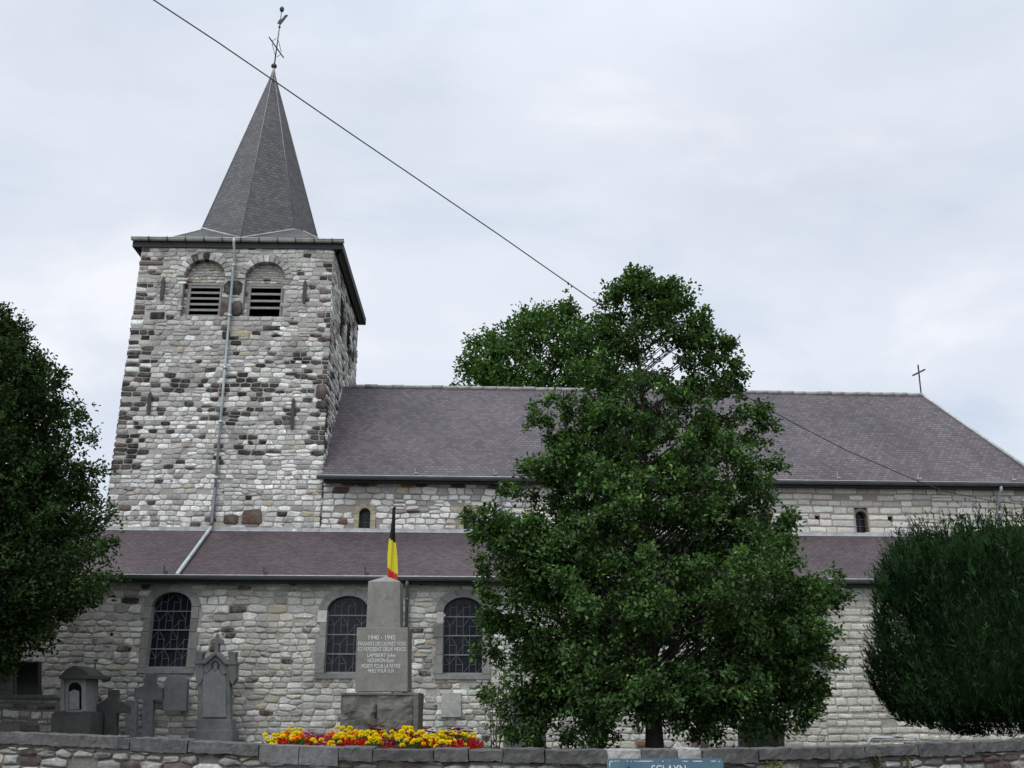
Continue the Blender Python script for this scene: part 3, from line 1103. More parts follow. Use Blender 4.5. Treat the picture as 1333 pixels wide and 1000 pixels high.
def tower_col(s, z, rng, l):
    px, py = TW.proj((s, 0, z))
    u = (s + TH) / (2 * TH)
    if u < 0.11 and 335 < py < 612:
        p = 0.72 if py > 430 else 0.42
        if rng.random() < p:
            return pick(rng, [(3, DARK), (2, BLACKISH), (1.5, BROWN)])
    if u > 0.91 and 345 < py < 590:
        p = 0.6 if 470 < py < 575 else 0.22
        if rng.random() < p:
            return pick(rng, [(2, DARK), (3, BROWN), (1, BLACKISH)])
    if 478 < py < 548:
        band = 0.5 + 0.5 * math.sin(z * 8.3 + s * 0.7)
        p = 0.17 + 0.27 * band
    elif 440 < py <= 478: p = 0.20
    elif 548 <= py < 600: p = 0.16
    elif py < 440: p = 0.055
    else: p = 0.045
    p *= 0.85 * max(0.15, min(2.2, 1.0 + 2.6 * mnoise.noise(Vector((s * 1.5, z * 4.2, 5.5)))))
    if rng.random() < p:
        return pick(rng, [(3.4, DARK), (2.4, BLACKISH), (1.0, BROWN), (0.08, RUST)])
    if py < 425:
        return pick(rng, [(5, GREY), (3.4, PALE), (0.6, MID), (0.3, WHITE), (0.06, TAN)])
    if py < 470:
        return pick(rng, [(4, GREY), (3.2, PALE), (0.9, WHITE), (0.6, MID), (0.10, TAN)])
    return pick(rng, [(3.4, WHITE), (3, PALE), (2.6, GREY), (0.8, MID), (0.12, TAN)])


BEL = []
for (x0, x1, ya, yb, lx0, lx1, ly0, ly1) in ((237, 291, 338, 412, 243, 286, 367, 411), (317, 370, 341, 412, 322, 366, 368, 411)):
    xa, zt = tpx(x0, ya); xb, _ = tpx(x1, ya); _, zb = tpx(x0, yb)
    xa = tpx(x0, 385)[0]; xb = tpx(x1, 385)[0]
    BEL.append(((xa + xb) / 2, xb - xa, zb, zt, tpx(lx0, 390)[0], tpx(lx1, 390)[0], tpx(lx0, ly1)[1], tpx(lx0, ly0)[1]))
thole = [(c - w / 2, c + w / 2, zb, zt) for c, w, zb, zt, *_ in BEL]
BR = 0.55
tblocks = [(c - w / 2 - 0.02, c + w / 2 + 0.02, zb, zt + 0.14, BR + 0.14) for c, w, zb, zt, *_ in BEL]
special = []
for x0, y0, x1, y1, c in ((291, 366, 317, 385, BLACKISH), (300, 392, 317, 412, DARK), (285, 386, 299, 413, BROWN), (313, 663, 343, 683, (0.10, 0.062, 0.045)), (289, 669, 311, 683, (0.088, 0.058, 0.046)),
                         (288, 431, 301, 442, BLACKISH), (341, 424, 366, 431, BLACKISH), (192, 406, 214, 416, BLACKISH), (308, 430, 326, 439, (0.37, 0.32, 0.20)), (230, 452, 240, 460, (0.37, 0.32, 0.21)),
                         (411, 500, 428, 520, BROWN), (412, 521, 428, 533, (0.045, 0.035, 0.032)), (176, 340, 212, 346, (0.10, 0.085, 0.07))):
    xa, zb = tpx(x0, y1); xb, zt = tpx(x1, y0)
    special.append((xa, xb, zb, zt, c))


def east(s, z, o):
    return (TH + o, s, z)


def east_col(s, z, rng, l):
    py = TW.proj((TH, s, z))[1]
    if s < 0.45 and 450 < py < 590 and rng.random() < 0.55:
        return pick(rng, [(2, DARK), (2, BROWN)])
    if rng.random() < 0.10:
        return pick(rng, [(2, DARK), (2, BROWN)])
    return pick(rng, [(3, GREY), (3, PALE), (2, WHITE), (1.2, MID)])


t = MB()
panel(t, -TH, TH, -0.3, TZ, front, thole, 0.16, col=(0.33, 0.315, 0.285))
ehole = [(1.85, 2.8, 11.7, 12.95), (3.5, 4.5, 11.6, 12.95)]
panel(t, 0.0, TD, -0.3, TZ, east, ehole, 0.20, col=(0.27, 0.255, 0.23))
t.add([(-TH, 0, -0.3), (-TH, TD, -0.3), (-TH, TD, TZ), (-TH, 0, TZ)], [(3, 2, 1, 0)], (0.33, 0.32, 0.3))
t.add([(-TH, TD, -0.3), (TH, TD, -0.3), (TH, TD, TZ), (-TH, TD, TZ)], [(3, 2, 1, 0)], (0.33, 0.32, 0.3))
random_rubble(t, -TH - 0.01, TH + 0.01, 5.15, TZ - 0.08, tower_col, front_rubble, 5, hr=(0.085, 0.20), lr=(0.10, 0.36), gap=0.016, bulge=(0.004, 0.020), blocks=tblocks + [q[:4] for q in special], edge=0.4)
random_rubble(t, -0.01, TD, 5.15, TZ - 0.08, east_col, east, 6, hr=(0.13, 0.25), lr=(0.2, 0.5), gap=0.020, bulge=(0.008, 0.032), blocks=ehole, edge=0.45)
rg = random.Random(77)
for xa, xb, zb, zt, c in special:
    one_stone(t, front, xa, xb, zb, zt, rg, c, 0.02, (0.02, 0.035), 0.07)
# left-hand quoins show on the west return as well
for k in range(46):
    z = 5.4 + k * 0.18
    one_stone(t, lambda s, zz, o: (-TH - o, s, zz), 0.0, rg.uniform(0.25, 0.5), z, z + 0.17, rg, tower_col(-TH + 0.1, z, rg, .3), 0.02, (0.015, 0.04), 0.08)
# arch rings of the blind belfry arches
for c, w, zb, zt, *_ in BEL:
    sp = zt - BR
    nv = 13
    for i in range(nv):
        a0, a1 = math.pi * i / nv + 0.015, math.pi * (i + 1) / nv - 0.015
        k0, k1 = 0.0, rg.uniform(0.17, 0.24)
        pts = [(c + (w / 2 + k1) * math.cos(a), sp + (BR + k1) * math.sin(a)) for a in (a0, (a0 + a1) / 2, a1)] + [(c + w / 2 * math.cos(a), sp + BR * math.sin(a)) for a in (a1, (a0 + a1) / 2, a0)]
        t.prism(pts, -0.03 - rg.uniform(0, .015), 0.15, pick(rg, [(4, GREY), (2, PALE), (2, MID), (0.7, DARK)]), inset=0.012)
# the old tower leans in a little as it rises
def batter(p):
    x, y, z = p
    k = max(0.0, min(1.0, (abs(x) - 1.7) / 1.2)) * max(0.0, (z - 6.0) / 7.8) * 0.10
    return (x - math.copysign(k, x), y, z)


t.v = [batter(p) for p in t.v]
tower = t.build("tower_wall", M_TOWER, church, TW)

for bi, (c, w, zb, zt, lx0, lx1, lz0, lz1) in enumerate(BEL):
    # masonry infill set back in the arch, then the louvred opening in it
    inf = MB()
    P2 = lambda s, z, o: (s, 0.15 - o, z)
    panel(inf, c - w / 2 - 0.05, c + w / 2 + 0.05, zb - 0.02, zt + 0.05, P2, [(lx0, lx1, lz0, lz1)], 0.25, col=(0.25, 0.235, 0.2))
    rubble(inf, c - w / 2, c + w / 2, lz1 + 0.02, zt - 0.04, lambda s, z, r_, l: pick(r_, [(3, GREY), (2, PALE), (1.0, (0.38, 0.34, 0.27)), (0.4, RUST), (0.5, DARK)] if z < lz1 + 0.22 else [(3, GREY), (2, PALE), (1, MID), (0.3, TAN)]),
           P2, 40 + bi, hr=(0.07, 0.11), lr=(0.09, 0.22), gap=0.012, bulge=(0.008, 0.02), blocks=[], wave=0.006)
    for (a, b) in ((c - w / 2, lx0 - 0.03), (lx1 + 0.03, c + w / 2)):
        if b - a > 0.06:
            rubble(inf, a, b, zb, lz1, lambda s, z, r_, l: pick(r_, [(3, GREY), (2, PALE), (1, DARK)]), P2, 50 + bi, hr=(0.12, 0.2), lr=(0.1, 0.2), gap=0.012, bulge=(0.008, 0.02))
    bw = inf.build("belfry_window", M_TOWER, church, TW)
    bk = MB()
    bk.add([(lx0 - .02, 0.42, lz0 - .02), (lx1 + .02, 0.42, lz0 - .02), (lx1 + .02, 0.42, lz1 + .02), (lx0 - .02, 0.42, lz1 + .02)], [(0, 1, 2, 3)])
    bk.build("dark_interior", M_BLACK, bw, TW)
    fr = MB()
    for (a, b, z0, z1) in ((lx0, lx0 + 0.05, lz0, lz1), (lx1 - 0.05, lx1, lz0, lz1), (lx0 + 0.05, lx1 - 0.05, lz1 - 0.05, lz1)):
        fr.box(a, b, 0.13, 0.20, z0, z1)
    if bi == 1:
        fr.box(lx0 - .02, lx1 + .02, 0.11, 0.2, lz0 - 0.04, lz0 + 0.02)
    fr.build("louvre_frame", M_LOUVRE, bw, TW)
    n = 6 if bi == 0 else 5
    for k in range(n):
        if bi == 1 and k == 0:
            continue
        z = lz0 + 0.02 + (lz1 - lz0 - 0.08) * k / (n - 0.6) + (0.03 if bi else 0)
        lv = MB()
        th = 0.03
        y0, y1, dz = 0.135, 0.27, 0.10
        lv.add([(lx0 + .055, y0, z), (lx1 - .055, y0, z), (lx1 - .055, y1, z + dz), (lx0 + .055, y1, z + dz),
                (lx0 + .055, y0, z + th + .025), (lx1 - .055, y0, z + th + .025), (lx1 - .055, y1, z + dz + th), (lx0 + .055, y1, z + dz + th)],
               [(3, 2, 1, 0), (4, 5, 6, 7), (0, 1, 5, 4), (1, 2, 6, 5), (2, 3, 7, 6), (3, 0, 4, 7)])
        lv.build("louvre", M_LOUVRE, bw, TW)
for a, b, z0, z1 in ehole:
    ew = MB()
    ew.add([(TH - 0.18, a, z0), (TH - 0.18, b, z0), (TH - 0.18, b, z1), (TH - 0.18, a, z1)], [(0, 1, 2, 3)])
    o = ew.build("belfry_window", M_BLACK, church, TW)
    lv = MB()
    for k in range(8):
        z = z0 + 0.1 + k * (z1 - z0 - .1) / 8
        lv.box(TH - 0.175, TH - 0.12, a + .03, b - .03, z, z + 0.03, M=None)
    lv.build("louvre_set", M_SOFFIT, o, TW)
for x, y0, y1 in ((214, 362, 392), (398, 365, 396), (197, 510, 540), (383, 518, 560)):
    s, z1 = tpx(x, y0); _, z0 = tpx(x, y1)
    an = MB()
    h = z1 - z0
    an.prism([(s - 0.03, z0), (s + 0.03, z0), (s + 0.05, z0 + h * .2), (s + 0.05, z1 - .12), (s, z1), (s - 0.05, z1 - .12), (s - 0.05, z0 + h * .2)], -0.085, -0.035)
    an.build("wall_anchor", M_IRON, church, TW)

# eaves, skirt roof and spire
CY = TD / 2
OV = 0.18
eh = TH + OV
z_apex = tpx(360, 91, CY)[1]
ax_s = -0.17                                           # the spire stands a little off the tower's axis
SKZ = TZ + 0.06
SKIRT = [(eh, SKZ), (2.75, SKZ + 0.19), (2.27, SKZ + 0.50), (1.35, SKZ + 1.32)]      # bell-cast profile


def skirt_z(ch):
    for (a, za), (b, zb) in zip(SKIRT, SKIRT[1:]):
        if ch >= b:
            return za + (zb - za) * (a - ch) / (a - b)
    return SKIRT[-1][1]


R0 = 2.44                                              # octagon radius at SKZ
sk = MB()
for q in range(4):
    C = Matrix.Translation((0, CY, 0)) @ Matrix.Rotation(math.pi / 2 * q, 4, 'Z')
    v0 = 0
    for (a, za), (b, zb) in zip(SKIRT, SKIRT[1:]):
        sk.slab([C @ Vector(p) for p in ((-a, -a, za), (a, -a, za), (b, -b, zb), (-b, -b, zb))], 0.04)
skirt = sk.build("skirt_roof", M_SPIRESLATE, church, TW)
so = MB()
for q in range(4):
    C = Matrix.Translation((0, CY, 0)) @ Matrix.Rotation(math.pi / 2 * q, 4, 'Z')
    so.box(-eh, eh - 0.02, -eh, -eh + 0.03, TZ - 0.17, TZ + 0.05, M=C)
    vs = [C @ Vector(p) for p in ((-eh + .03, -eh + .03, TZ - 0.15), (eh - .03, -eh + .03, TZ - 0.15), (TH - .14, -TH + .0, TZ - 0.24), (-TH + .14, -TH - .0, TZ - 0.24))]
    so.add([tuple(v) for v in vs], [(3, 2, 1, 0)])
so.build("eave_board", M_SOFFIT, church, TW)
og = gutter((-eh - 0.02, CY - eh - 0.065, TZ + 0.07), (eh + 0.05, CY - eh - 0.065, TZ + 0.07), 0.075, "gutter", M_GREENZINC, church, TW)
for k in range(11):
    br = MB()
    s = -eh + 0.5 + k * (2 * eh - 0.8) / 10
    br.box(s - .016, s + .016, CY - eh - 0.155, CY - eh + 0.01, TZ - 0.015, TZ + 0.105)
    br.build("gutter_bracket", M_SOFFIT, og, TW)
sp_ = MB()
ns_ = 8
apex = Vector((ax_s, CY, z_apex))
zb_ = SKZ - 0.02


def spire_pt(k, t):
    """Point on spire edge k, t from 0 at the foot to 1 at the apex; the foot flares a little."""
    a = math.pi / 4 * k
    r_ = R0 * (1 - t)
    base = Vector((math.sin(a) * r_, CY - math.cos(a) * r_, zb_ + (z_apex - zb_) * t))
    base.x += ax_s
    return base


for k in range(8):
    p, q = spire_pt(k, 0), spire_pt(k + 1, 0)
    sp_.slab([p, q, spire_pt(k + 1, 0.985), spire_pt(k, 0.985)], 0.04, u0=k * 0.07)
spire = sp_.build("spire", M_SPIRESLATE, church, TW)
hf = MB()
meet = []
for k in range(8):
    lo, hi = 0.0, 0.5
    cheb = 1.0 if k % 2 == 0 else math.sqrt(0.5)
    for _ in range(40):
        m_ = (lo + hi) / 2
        p = spire_pt(k, m_)
        # above the skirt once the spire edge is higher than the skirt surface
        if p.z > skirt_z(R0 * (1 - m_) * cheb): hi = m_
        else: lo = m_
    meet.append(hi)
    hf.tube([spire_pt(k, hi), spire_pt(k, 0.985)], 0.016, 5)
hf.build("hip_flashing", plain("dark_lead", (0.15, 0.15, 0.15), 0.7, var=0.5, scale=3), spire, TW)
zf = MB()
for k in range(8):
    zf.tube([spire_pt(k, meet[k]) + Vector((0, 0, .01)), spire_pt((k + 1) % 8, meet[(k + 1) % 8]) + Vector((0, 0, .01))], 0.028, 5)
for q in range(4):
    C = Matrix.Translation((0, CY, 0)) @ Matrix.Rotation(math.pi / 2 * q, 4, 'Z')
    zf.tube([C @ Vector((a, -a, z + .01)) for a, z in SKIRT[:3]] + [C @ Vector((1.6, -1.6, skirt_z(1.6) + .01))], 0.014, 5)
zf.build("valley_flashing", M_LEAD, spire, TW)
# finial: lead cap, ball, iron cross and weather cock
fi = MB()
za = z_apex
fi.lathe([(0.05, za - 0.32), (0.10, za - 0.31), (0.03, za + 0.10), (0.02, za + 0.12)], ax_s, CY, 10)
fi.build("lead_cap", M_LEAD, spire, TW)
cr = MB()
tx, tz = tpx(367, 12, CY)
P0 = Vector((ax_s, CY, za)); P1 = Vector((tx, CY, tz))
cr.lathe([(0.02, za + 0.06), (0.09, za + 0.10), (0.105, za + 0.15), (0.09, za + 0.2), (0.02, za + 0.25)], ax_s, CY, 10)
cr.tube([P0, P1], [0.026, 0.014], 6)
m1 = P0.lerp(P1, 0.36)
cr.bar(m1 + Vector((-0.16, -0.55, 0.02)), m1 + Vector((0.14, 0.55, -0.02)), 0.032)
for sgn in (-1, 1):
    for zz in (-0.35, 0.35):
        cr.bar(m1 + Vector((0.02 * sgn, 0.06 * sgn, zz)), m1 + Vector((-0.10 * -sgn, 0.30 * sgn, zz * 0.15)), 0.016)
cr.lathe([(0.01, P0.lerp(P1, .70).z - .06), (0.05, P0.lerp(P1, .70).z), (0.01, P0.lerp(P1, .70).z + .06)], P0.lerp(P1, .70).x, CY, 8)
vane = cr.build("spire_cross", M_IRON, church, TW)
wc = MB()
b = P0.lerp(P1, 0.80)
tail = [(-0.10, -0.10), (0.02, -0.16), (0.10, -0.02), (0.26, 0.26), (0.16, 0.26), (0.05, 0.08), (-0.04, 0.05)]
wc.prism([(b.x + x, b.z + z) for x, z in tail], CY - 0.015, CY + 0.015)
wc.lathe([(0.01, tz - 0.12), (0.07, tz - 0.08), (0.085, tz), (0.06, tz + 0.07), (0.01, tz + 0.1)], tx, CY, 8)
wc.build("weather_cock", M_IRON, vane, TW)

# --- rainwater pipes
dp = MB()
s0_, z0_ = tpx(307, 314, -0.1); s1_, z1_ = tpx(275, 690, -0.1)
s0_ = tpx(306.5, 320, -0.1)[0]
dp.tube([(s0_, -0.32, TZ + 0.03), (s0_, -0.30, TZ - 0.12), (s0_, -0.11, TZ - 0.4), ((s0_ + s1_) / 2, -0.10, 9.5), (s1_, -0.10, 6.4)], 0.038, 10)
for k in range(5):
    zz = TZ - 0.8 - k * 1.6
    xx = s1_ + (s0_ - s1_) * (zz - 6.4) / (TZ - 6.4)
    dp.tube([(xx, -0.10, zz), (xx, -0.10, zz + 0.07)], 0.06, 10)
dpo = dp.build("downpipe", M_ZINC, church, TW)
lowp = MB()
lowp.tube([(s1_, -0.10, 6.4), (s1_, -0.10, 5.45), (s1_, -0.16, 5.34)], 0.05, 10)
lowp.build("pipe_shoe", M_DARKZINC, dpo, TW)
ap = MB()
cs0, _ = CH.px(274, 694, -0.15); cs1, _ = CH.px(231, 752, eave_y)
kz = (ridge_z - eave_z) / -eave_y
ap.tube([(cs0, -0.12, ridge_z + 0.10), (cs0 - 0.02, -0.2, ridge_z - 0.2 * kz + 0.07), (cs1, eave_y, eave_z + 0.07), (cs1, eave_y - 0.06, eave_z)], 0.05, 10)
ap.build("downpipe", M_ZINC, church, CH)


def wall_pipe(px, y0, y1, plane, ztop, zbot, gut, mat=M_ZINC):
    d = MB()
    s, _ = CH.px(px, (y0 + y1) / 2, plane - 0.09)
    d.tube([(s, gut, ztop), (s, gut + 0.02, ztop - 0.12), (s, plane - 0.10, ztop - 0.3), (s, plane - 0.10, zbot)], 0.045, 10)
    for k in range(3):
        zz = ztop - 0.45 - k * (ztop - 0.5 - zbot) / 3
        d.tube([(s, plane - 0.10, zz), (s, plane - 0.10, zz + 0.06)], 0.058, 10)
    d.build("downpipe", mat, church, CH)


wall_pipe(652, 630, 690, 0.0, EZ - 0.08, ridge_z - 0.02, EY - 0.06)
wall_pipe(1300, 632, 690, 0.0, EZ - 0.08, ridge_z - 0.02, EY - 0.06)
wall_pipe(529.5, 765, 815, AY, eave_z - 0.08, 0.0, eave_y - 0.05, M_DARKZINC)
sl = MB()
for x0, y0, x1, y1 in ((575, 902, 600, 934),):
    xa, zt = CH.px(x0, y0, AY); xb, zb = CH.px(x1, y1, AY)
    sl.prism([(xa, zb), (xb, zb), (xb, zt), (xa, zt)], AY - 0.06, AY + 0.02, (0.30, 0.30, 0.28), inset=0.01)
sl.build("wall_slab", M_SURROUND, church, CH)

# ------------------------------------------------------------------ churchyard ground and street wall
from mathutils import noise as mnoise


def W(px, py, y):
    """World x, z where the sight line through a photo pixel meets the plane at depth y."""
    return WORLD.px(px, py, y)


def rough_box(mb, x0, x1, y0, y1, z0, z1, step, amp, freq, seed=0.0, P=None, face_bulge=0.0, col=(0.4, 0.4, 0.4)):
    """A hewn block: every face a small grid, pushed about by continuous noise."""
    nx, ny, nz = (max(1, int(round((b - a) / step))) for a, b in ((x0, x1), (y0, y1), (z0, z1)))
    idx, vs, fs = {}, [], []

    def vert(i, j, k):
        key = (i, j, k)
        if key not in idx:
            p = Vector((x0 + (x1 - x0) * i / nx, y0 + (y1 - y0) * j / ny, z0 + (z1 - z0) * k / nz))
            d = mnoise.noise_vector(p * freq + Vector((seed, seed * 1.7, 0))) + 0.5 * mnoise.noise_vector(p * freq * 2.7 + Vector((0, seed, 3)))
            q = p + d * amp
            if face_bulge and j == 0:
                u, w = i / nx * 2 - 1, k / nz * 2 - 1
                q.y -= face_bulge * (1 - u ** 6) * (1 - w ** 4) * (0.6 + 0.7 * mnoise.noise(p * freq * 0.6 + Vector((seed, 9, 2))))
            idx[key] = len(vs)
            vs.append(tuple(P(q) if P else q))
        return idx[key]
    for i in range(nx):
        for k in range(nz):
            fs.append((vert(i, 0, k), vert(i + 1, 0, k), vert(i + 1, 0, k + 1), vert(i, 0, k + 1)))
            fs.append((vert(i, ny, k + 1), vert(i + 1, ny, k + 1), vert(i + 1, ny, k), vert(i, ny, k)))
        for j in range(ny):
            fs.append((vert(i, j, nz), vert(i + 1, j, nz), vert(i + 1, j + 1, nz), vert(i, j + 1, nz)))
            fs.append((vert(i, j + 1, 0), vert(i + 1, j + 1, 0), vert(i + 1, j, 0), vert(i, j, 0)))
    for j in range(ny):
        for k in range(nz):
            fs.append((vert(0, j, k + 1), vert(0, j + 1, k + 1), vert(0, j + 1, k), vert(0, j, k)))
            fs.append((vert(nx, j, k), vert(nx, j + 1, k), vert(nx, j + 1, k + 1), vert(nx, j, k + 1)))
    mb.add(vs, fs, col)


WPX = [(-160, 953.5, 15.0), (0, 954.5, 14.0), (172, 961.5, 13.15), (320, 968.5, 12.5), (442, 975, 12.05), (600, 976, 11.65), (800, 976, 11.5), (975, 975.5, 11.7), (1150, 970, 12.15), (1333, 963, 12.8), (1500, 957, 13.4)]
WX, WY, WZ, WP = [], [], [], []
for a_, b_, y_ in WPX:
    x_, z_ = W(a_, b_, y_)
    WX.append(x_); WY.append(y_); WZ.append(z_); WP.append(a_)
WXF = np.linspace(WX[0], WX[-1], 200)


def smooth(vals):
    v = np.interp(WXF, WX, vals)
    for _ in range(60):
        v[1:-1] = 0.25 * v[:-2] + 0.5 * v[1:-1] + 0.25 * v[2:]
    return v


WYF, WZF = smooth(WY), smooth(WZ)


def wy(x): return float(np.interp(x, WXF, WYF))
def wz(x): return float(np.interp(x, WXF, WZF))
def wxpx(px): return float(np.interp(px, WP, WX))


def wallP(s, z, o):
    s, z = warp(s, z, 0.8)
    return (s, wy(s) - o, wz(s) - 0.13 + z)


M_YARD = M_GRASS
YZ = 0.55
yard = MB()
n_ = 60
xs_ = [-60.0] + list(np.linspace(WX[0], WX[-1], n_)) + [60.0]
vs_ = []
for x in xs_:
    vs_ += [(x, wy(x) + 0.36, YZ), (x, 60.0, YZ)]
yard.add(vs_, [(2 * i, 2 * i + 2, 2 * i + 3, 2 * i + 1) for i in range(len(xs_) - 1)])
tag(yard.build("churchyard", M_YARD), kind="structure")

cw = empty("stone_wall", Matrix.Translation((0, wy(0), 0)))
tag(cw, "low rubble wall with grey coping stones along the street in the foreground", "wall")
bm_ = MB()
xa, xb = WX[0], WX[-1]
M = 60
for i in range(M):
    p, q = xa + (xb - xa) * i / M, xa + (xb - xa) * (i + 1) / M
    for (o_, z0_, z1_) in ((0, -1.25, 0.0),):
        bm_.add([(p, wy(p), 0.0), (q, wy(q), 0.0), (q, wy(q), wz(q) - 0.13), (p, wy(p), wz(p) - 0.13)], [(0, 1, 2, 3)], (0.14, 0.13, 0.115))
        bm_.add([(p, wy(p) + .36, 0.0), (q, wy(q) + .36, 0.0), (q, wy(q) + .36, wz(q) - 0.13), (p, wy(p) + .36, wz(p) - 0.13)], [(3, 2, 1, 0)], (0.20, 0.185, 0.165))


def wall_col(s, z, rng, l):
    return pick(rng, [(0.8, PALE), (2.4, GREY), (3.0, MID), (1.8, BROWN), (1.0, (0.09, 0.056, 0.055)), (1.2, (0.15, 0.145, 0.135)), (0.25, TAN)])


random_rubble(bm_, xa, xb, -0.6, -0.005, wall_col, wallP, 91, hr=(0.10, 0.18), lr=(0.14, 0.40), gap=0.022, bulge=(0.015, 0.05))
rubble(bm_, xa, xb, -1.2, -0.55, wall_col, wallP, 92, hr=(0.16, 0.24), lr=(0.25, 0.6), gap=0.03, bulge=(0.015, 0.05), jit=0.12, wave=0.02, split=0.1)
bm_.build("rubble_face", M_STREET, cw)
jo = [-160, -60, 0, 158, 172, 249, 340, 392, 442, 487, 566, 610, 655, 710, 790, 833, 880, 911, 985, 1075, 1122, 1190, 1262, 1333, 1420, 1500]
rg = random.Random(15)
for i, (a, b) in enumerate(zip(jo, jo[1:])):
    x0, x1 = wxpx(a) + 0.006, wxpx(b) - 0.006
    k = rg.uniform(0.85, 1.2)
    col = (0.078 * k, 0.077 * k, 0.074 * k)
    if a in (790, 880): col = (0.30, 0.29, 0.27)
    if a in (340, 392): col = (0.125, 0.125, 0.123)
    cb = MB()
    dz = rg.uniform(-0.012, 0.012)
    th = rg.uniform(0.115, 0.145)
    if a in (340, 392): th, dz = 0.19, 0.004
    amp = 0.004 if a in (340, 392) else 0.015
    rough_box(cb, x0, x1, -0.05 - rg.uniform(0, .03), 0.40, -th, dz, 0.04, amp, 11.0, i * 3.1, P=lambda q: Vector((q.x, wy(q.x) + q.y, wz(q.x) + q.z)), col=col)
    cb.build("coping_stone", M_COPING, cw)


# ------------------------------------------------------------------ street name sign on the wall
def text_mesh(txt, width, height, extrude=0.002):
    cu = bpy.data.curves.new("lettering", 'FONT')
    cu.body = txt
    cu.size = 1.0
    cu.align_x = 'CENTER'; cu.align_y = 'CENTER'
    cu.extrude = extrude
    ob = bpy.data.objects.new("lettering", cu)
    COL.objects.link(ob)
    bpy.context.view_layer.update()
    dg = bpy.context.evaluated_depsgraph_get()
    me = bpy.data.meshes.new_from_object(ob.evaluated_get(dg))
    bpy.data.objects.remove(ob); bpy.data.curves.remove(cu)
    co = np.zeros(len(me.vertices) * 3, dtype=np.float32)
    me.vertices.foreach_get("co", co)
    co = co.reshape(-1, 3)
    mn, mx = co.min(0), co.max(0)
    co[:, 0] = (co[:, 0] - (mn[0] + mx[0]) / 2) * width / (mx[0] - mn[0])
    co[:, 1] = (co[:, 1] - (mn[1] + mx[1]) / 2) * height / (mx[1] - mn[1])
    me.vertices.foreach_set("co", co.ravel())
    me.materials.clear()
    me.update()
    return me


def put_text(txt, x, y, z, width, height, mat, parent, name="lettering"):
    me = text_mesh(txt, width, height)
    return link(me, name, mat, parent, Matrix.Translation((x, y, z)) @ Matrix.Rotation(math.pi / 2, 4, 'X'))


ysg = wy(0.85) - 0.10
x0, zt = W(790, 987.5, ysg); x1, _ = W(941, 987.5, ysg)
sg = empty("street_sign", Matrix.Translation(((x0 + x1) / 2, ysg, zt - 0.42)))
tag(sg, "weathered blue sign with white border and lettering mounted on the low wall", "sign")


def round_rect(x0, x1, z0, z1, r_, n=5):
    pts = []
    for cx, cz, a0 in ((x1 - r_, z0 + r_, -90), (x1 - r_, z1 - r_, 0), (x0 + r_, z1 - r_, 90), (x0 + r_, z0 + r_, 180)):
        for i in range(n + 1):
            a = math.radians(a0 + 90 * i / n)
            pts.append((cx + r_ * math.cos(a), cz + r_ * math.sin(a)))
    return pts


pl = MB()
pl.prism(round_rect(x0, x1, zt - 0.42, zt, 0.03), ysg, ysg + 0.012)
m_, ns, ls, b_ = new_mat("faded_blue_enamel")
tcn = ns.new("ShaderNodeTexCoord")
nf = noise(ns, ls, tcn.outputs['Object'], 5.0, 6, 0.7)
ls.new(mixc(ns, ls, remap(ns, ls, nf, 0.35, 0.7, 0, 1), (0.035, 0.085, 0.13), (0.065, 0.125, 0.155)), b_.inputs['Base Color'])
b_.inputs['Roughness'].default_value = 0.5
pl.build("sign_plate", m_, sg)
bd = MB()
o1, o2 = round_rect(x0 + .022, x1 - .022, zt - 0.395, zt - 0.022, 0.03), round_rect(x0 + .032, x1 - .032, zt - 0.385, zt - 0.032, 0.022)
n = len(o1)
bd.add([(p[0], ysg - 0.002, p[1]) for p in o1 + o2], [(i, (i + 1) % n, n + (i + 1) % n, n + i) for i in range(n)])
m_, ns, ls, b_ = new_mat("flaked_white_paint")
tcn = ns.new("ShaderNodeTexCoord")
nf = noise(ns, ls, tcn.outputs['Object'], 9.0, 5, 0.7)
ls.new(mixc(ns, ls, remap(ns, ls, nf, 0.47, 0.53, 0, 1), (0.05, 0.10, 0.14), (0.42, 0.45, 0.45)), b_.inputs['Base Color'])
bd.build("sign_border", m_, sg)
tx0, tz0 = W(848, 996, ysg); tx1, tz1 = W(893, 1008, ysg)
put_text("SCLAYN", (tx0 + tx1) / 2, ysg - 0.003, (tz0 + tz1) / 2, tx1 - tx0, tz0 - tz1, M_WHITE, sg)
bo = MB()
bx, bz = W(818, 998, ysg)
bo.tube([(bx, ysg + .01, bz), (bx, ysg - 0.012, bz)], 0.012, 8)
bo.build("bolt", M_IRON, sg)

# ------------------------------------------------------------------ war memorial
YM = 15.0


def wpoly(pts, y):
    return [W(px, py, y) for px, py in pts]


mx, _ = W(499, 900, YM)
mem = empty("war_memorial", Matrix.Translation((mx, YM, 0.55)))
tag(mem, "grey stone war memorial with inscribed slab and obelisk top on a rock faced base", "memorial")
ob = MB()
(xl, zb), (xr, _), (xtr, zt), (xtl, _) = wpoly([(476.5, 819), (521, 819), (520.8, 756.5), (479.2, 756.5)], YM + 0.02)
ap = W(500, 749.5, YM + 0.2)
d0, d1 = YM + 0.02, YM + 0.50
dt = 0.02
V = [(xl, d0, zb), (xr, d0, zb), (xr, d1, zb), (xl, d1, zb), (xtl, d0 + dt, zt), (xtr, d0 + dt, zt), (xtr, d1 - dt, zt), (xtl, d1 - dt, zt), ((xtl + xtr) / 2, (d0 + d1) / 2, ap[1])]
ob.add(V, [(3, 2, 1, 0), (0, 1, 5, 4), (1, 2, 6, 5), (2, 3, 7, 6), (3, 0, 4, 7), (4, 5, 8), (5, 6, 8), (6, 7, 8), (7, 4, 8)])
ob.build("obelisk", M_MEMORIAL, mem, bevel=0.008)
slb = MB()
yS = YM - 0.06
